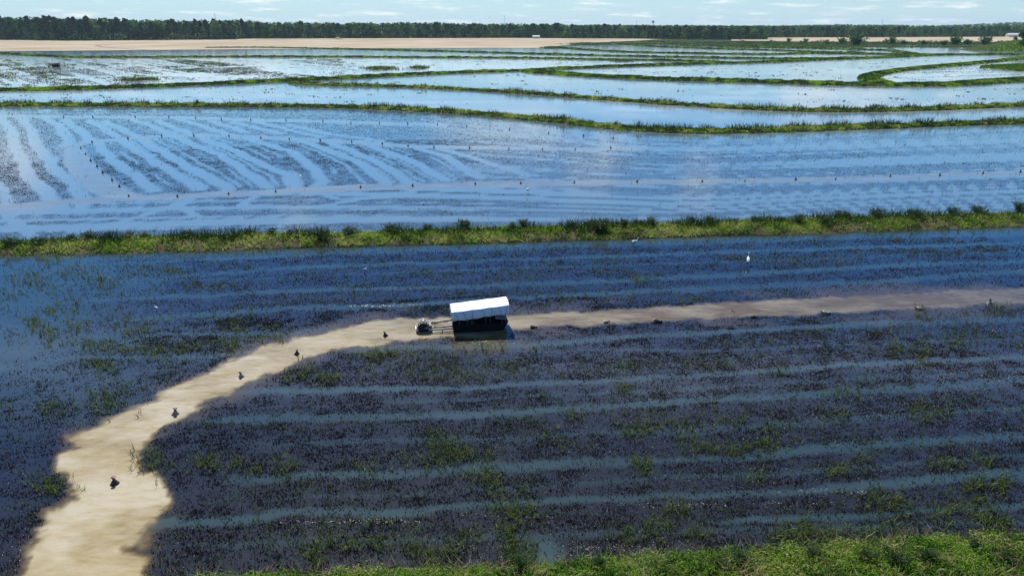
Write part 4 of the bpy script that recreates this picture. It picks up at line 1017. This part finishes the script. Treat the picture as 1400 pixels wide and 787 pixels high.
# ------------------------------------------------------------ haze
HAZE = 0.00005
if HAZE:
    mb = MB(); mb.box((0, 3200, 40), (14040, 7640, 86)); m, N, L = newmat('haze_air')
    o_ = N.new('ShaderNodeOutputMaterial'); v_ = N.new('ShaderNodeVolumePrincipled'); v_.inputs['Density'].default_value = HAZE; v_.inputs['Color'].default_value = (.62, .82, 1, 1); v_.inputs['Anisotropy'].default_value = .2
    L.new(v_.outputs[0], o_.inputs['Volume']); hz = mb.build('haze', m); hz['kind'] = 'stuff'; hz['label'] = 'thin pale air haze over the fields'; hz['category'] = 'haze'

# ------------------------------------------------------------ sky, sun, camera
SUN_EL, SUN_AZ = R(50), R(-16)
w = bpy.data.worlds.new('World'); sc.world = w; w.use_nodes = True; N, L = w.node_tree.nodes, w.node_tree.links; N.clear()
out = N.new('ShaderNodeOutputWorld'); bg = N.new('ShaderNodeBackground'); L.new(bg.outputs[0], out.inputs[0]); bg.inputs['Strength'].default_value = .072
sky = N.new('ShaderNodeTexSky'); sky.sky_type = 'NISHITA'; sky.sun_disc = False; sky.sun_elevation = SUN_EL; sky.sun_rotation = SUN_AZ; sky.air_density = 1.0; sky.dust_density = .3; sky.ozone_density = 2.0; sky.altitude = 50
hs = N.new('ShaderNodeHueSaturation'); hs.inputs['Saturation'].default_value = 1.6; L.new(sky.outputs[0], hs.inputs['Color'])
tc = N.new('ShaderNodeTexCoord'); sp = N.new('ShaderNodeSeparateXYZ'); L.new(tc.outputs['Generated'], sp.inputs[0])
# thin cloud streaks low over the horizon
zz = mathn(N, L, 'ADD', sp.outputs[2], .045)
cb = N.new('ShaderNodeCombineXYZ'); L.new(mathn(N, L, 'MULTIPLY', mathn(N, L, 'ARCTAN2', sp.outputs[0], sp.outputs[1]), 13), cb.inputs[0]); L.new(mathn(N, L, 'MULTIPLY', sp.outputs[2], 110), cb.inputs[1])
nz = N.new('ShaderNodeTexNoise'); nz.inputs['Scale'].default_value = 1.0; nz.inputs['Detail'].default_value = 7; nz.inputs['Roughness'].default_value = .62; L.new(cb.outputs[0], nz.inputs['Vector'])
low = N.new('ShaderNodeMapRange'); low.inputs[1].default_value = .12; low.inputs[2].default_value = .0; L.new(sp.outputs[2], low.inputs[0])
rm = N.new('ShaderNodeMapRange'); rm.interpolation_type = 'SMOOTHSTEP'; rm.inputs[1].default_value = .50; rm.inputs[2].default_value = .72; L.new(nz.outputs[0], rm.inputs[0])
cm = mathn(N, L, 'MULTIPLY', mathn(N, L, 'MULTIPLY', rm.outputs[0], low.outputs[0]), .75)
# a few small cumulus higher up (seen only mirrored in the water)
n2 = N.new('ShaderNodeTexNoise'); n2.inputs['Scale'].default_value = 16; n2.inputs['Detail'].default_value = 6; L.new(tc.outputs['Generated'], n2.inputs['Vector'])
for (x, y, rx, ry) in [(705,184,.095,.018),(620,182,.05,.010),(800,224,.040,.016),(410,300,.028,.012),(15,222,.06,.022),(950,243,.03,.010),(850,196,.05,.008),(1150,135,.12,.012),(830,103,.14,.006),(300,100,.12,.006)]:
    g = P(x, y); v = Vector((g.x, g.y, H)).normalized()
    az0 = math.atan2(v.x, v.y); 
    az = mathn(N, L, 'SUBTRACT', mathn(N, L, 'ARCTAN2', sp.outputs[0], sp.outputs[1]), az0)
    dz = mathn(N, L, 'SUBTRACT', sp.outputs[2], v.z)
    q = mathn(N, L, 'SQRT', mathn(N, L, 'ADD', mathn(N, L, 'POWER', mathn(N, L, 'ABSOLUTE', mathn(N, L, 'DIVIDE', az, rx)), 2), mathn(N, L, 'POWER', mathn(N, L, 'ABSOLUTE', mathn(N, L, 'DIVIDE', dz, ry)), 2)))
    q = mathn(N, L, 'ADD', q, mathn(N, L, 'MULTIPLY', mathn(N, L, 'SUBTRACT', n2.outputs[0], .5), 2.4))
    r2 = N.new('ShaderNodeMapRange'); r2.interpolation_type = 'SMOOTHSTEP'; r2.inputs[1].default_value = 1.15; r2.inputs[2].default_value = .55; L.new(q, r2.inputs[0])
    cm = mathn(N, L, 'MAXIMUM', cm, mathn(N, L, 'MULTIPLY', r2.outputs[0], .85))
tn = N.new('ShaderNodeMix'); tn.data_type = 'RGBA'; tn.blend_type = 'MULTIPLY'; tn.inputs[0].default_value = 1; L.new(hs.outputs[0], tn.inputs[6]); tn.inputs[7].default_value = (.60, 1.03, 1.40, 1)
hzb = N.new('ShaderNodeMapRange'); hzb.interpolation_type = 'SMOOTHSTEP'; hzb.inputs[1].default_value = .17; hzb.inputs[2].default_value = -.03; hzb.inputs[4].default_value = .92; L.new(sp.outputs[2], hzb.inputs[0])
zn = N.new('ShaderNodeMapRange'); zn.interpolation_type = 'SMOOTHSTEP'; zn.inputs[1].default_value = .42; zn.inputs[2].default_value = .68; L.new(sp.outputs[2], zn.inputs[0])
skyc = mixc(N, L, hzb.outputs[0], mixc(N, L, zn.outputs[0], tn.outputs[2], sky.outputs[0]), (6.3, 8.2, 9.6))
colr = mixc(N, L, cm, skyc, (13, 13, 12.6))
L.new(colr, bg.inputs['Color'])
sl = bpy.data.lights.new('sun', 'SUN'); sl.energy = 5.0; sl.angle = R(.53); sl.color = (1, .95, .87)
so = bpy.data.objects.new('sun', sl); COL.objects.link(so)
dirv = Vector((math.sin(SUN_AZ)*math.cos(SUN_EL), math.cos(SUN_AZ)*math.cos(SUN_EL), math.sin(SUN_EL)))
so.rotation_euler = dirv.to_track_quat('Z', 'Y').to_euler(); so.location = dirv*200
cam = bpy.data.cameras.new('camera'); cam.sensor_width = 36; cam.lens = 36*F/1400; cam.clip_end = 60000; cam.clip_start = .5
co = bpy.data.objects.new('camera', cam); COL.objects.link(co); co.location = (0, 0, H); co.rotation_euler = (math.pi/2-PITCH, 0, 0); sc.camera = co
sc.view_settings.view_transform = 'Standard'; sc.view_settings.look = 'None'; sc.view_settings.exposure = .38; sc.view_settings.gamma = 1
sc.render.engine = 'CYCLES'; sc.cycles.max_bounces = 6; sc.cycles.volume_bounces = 0
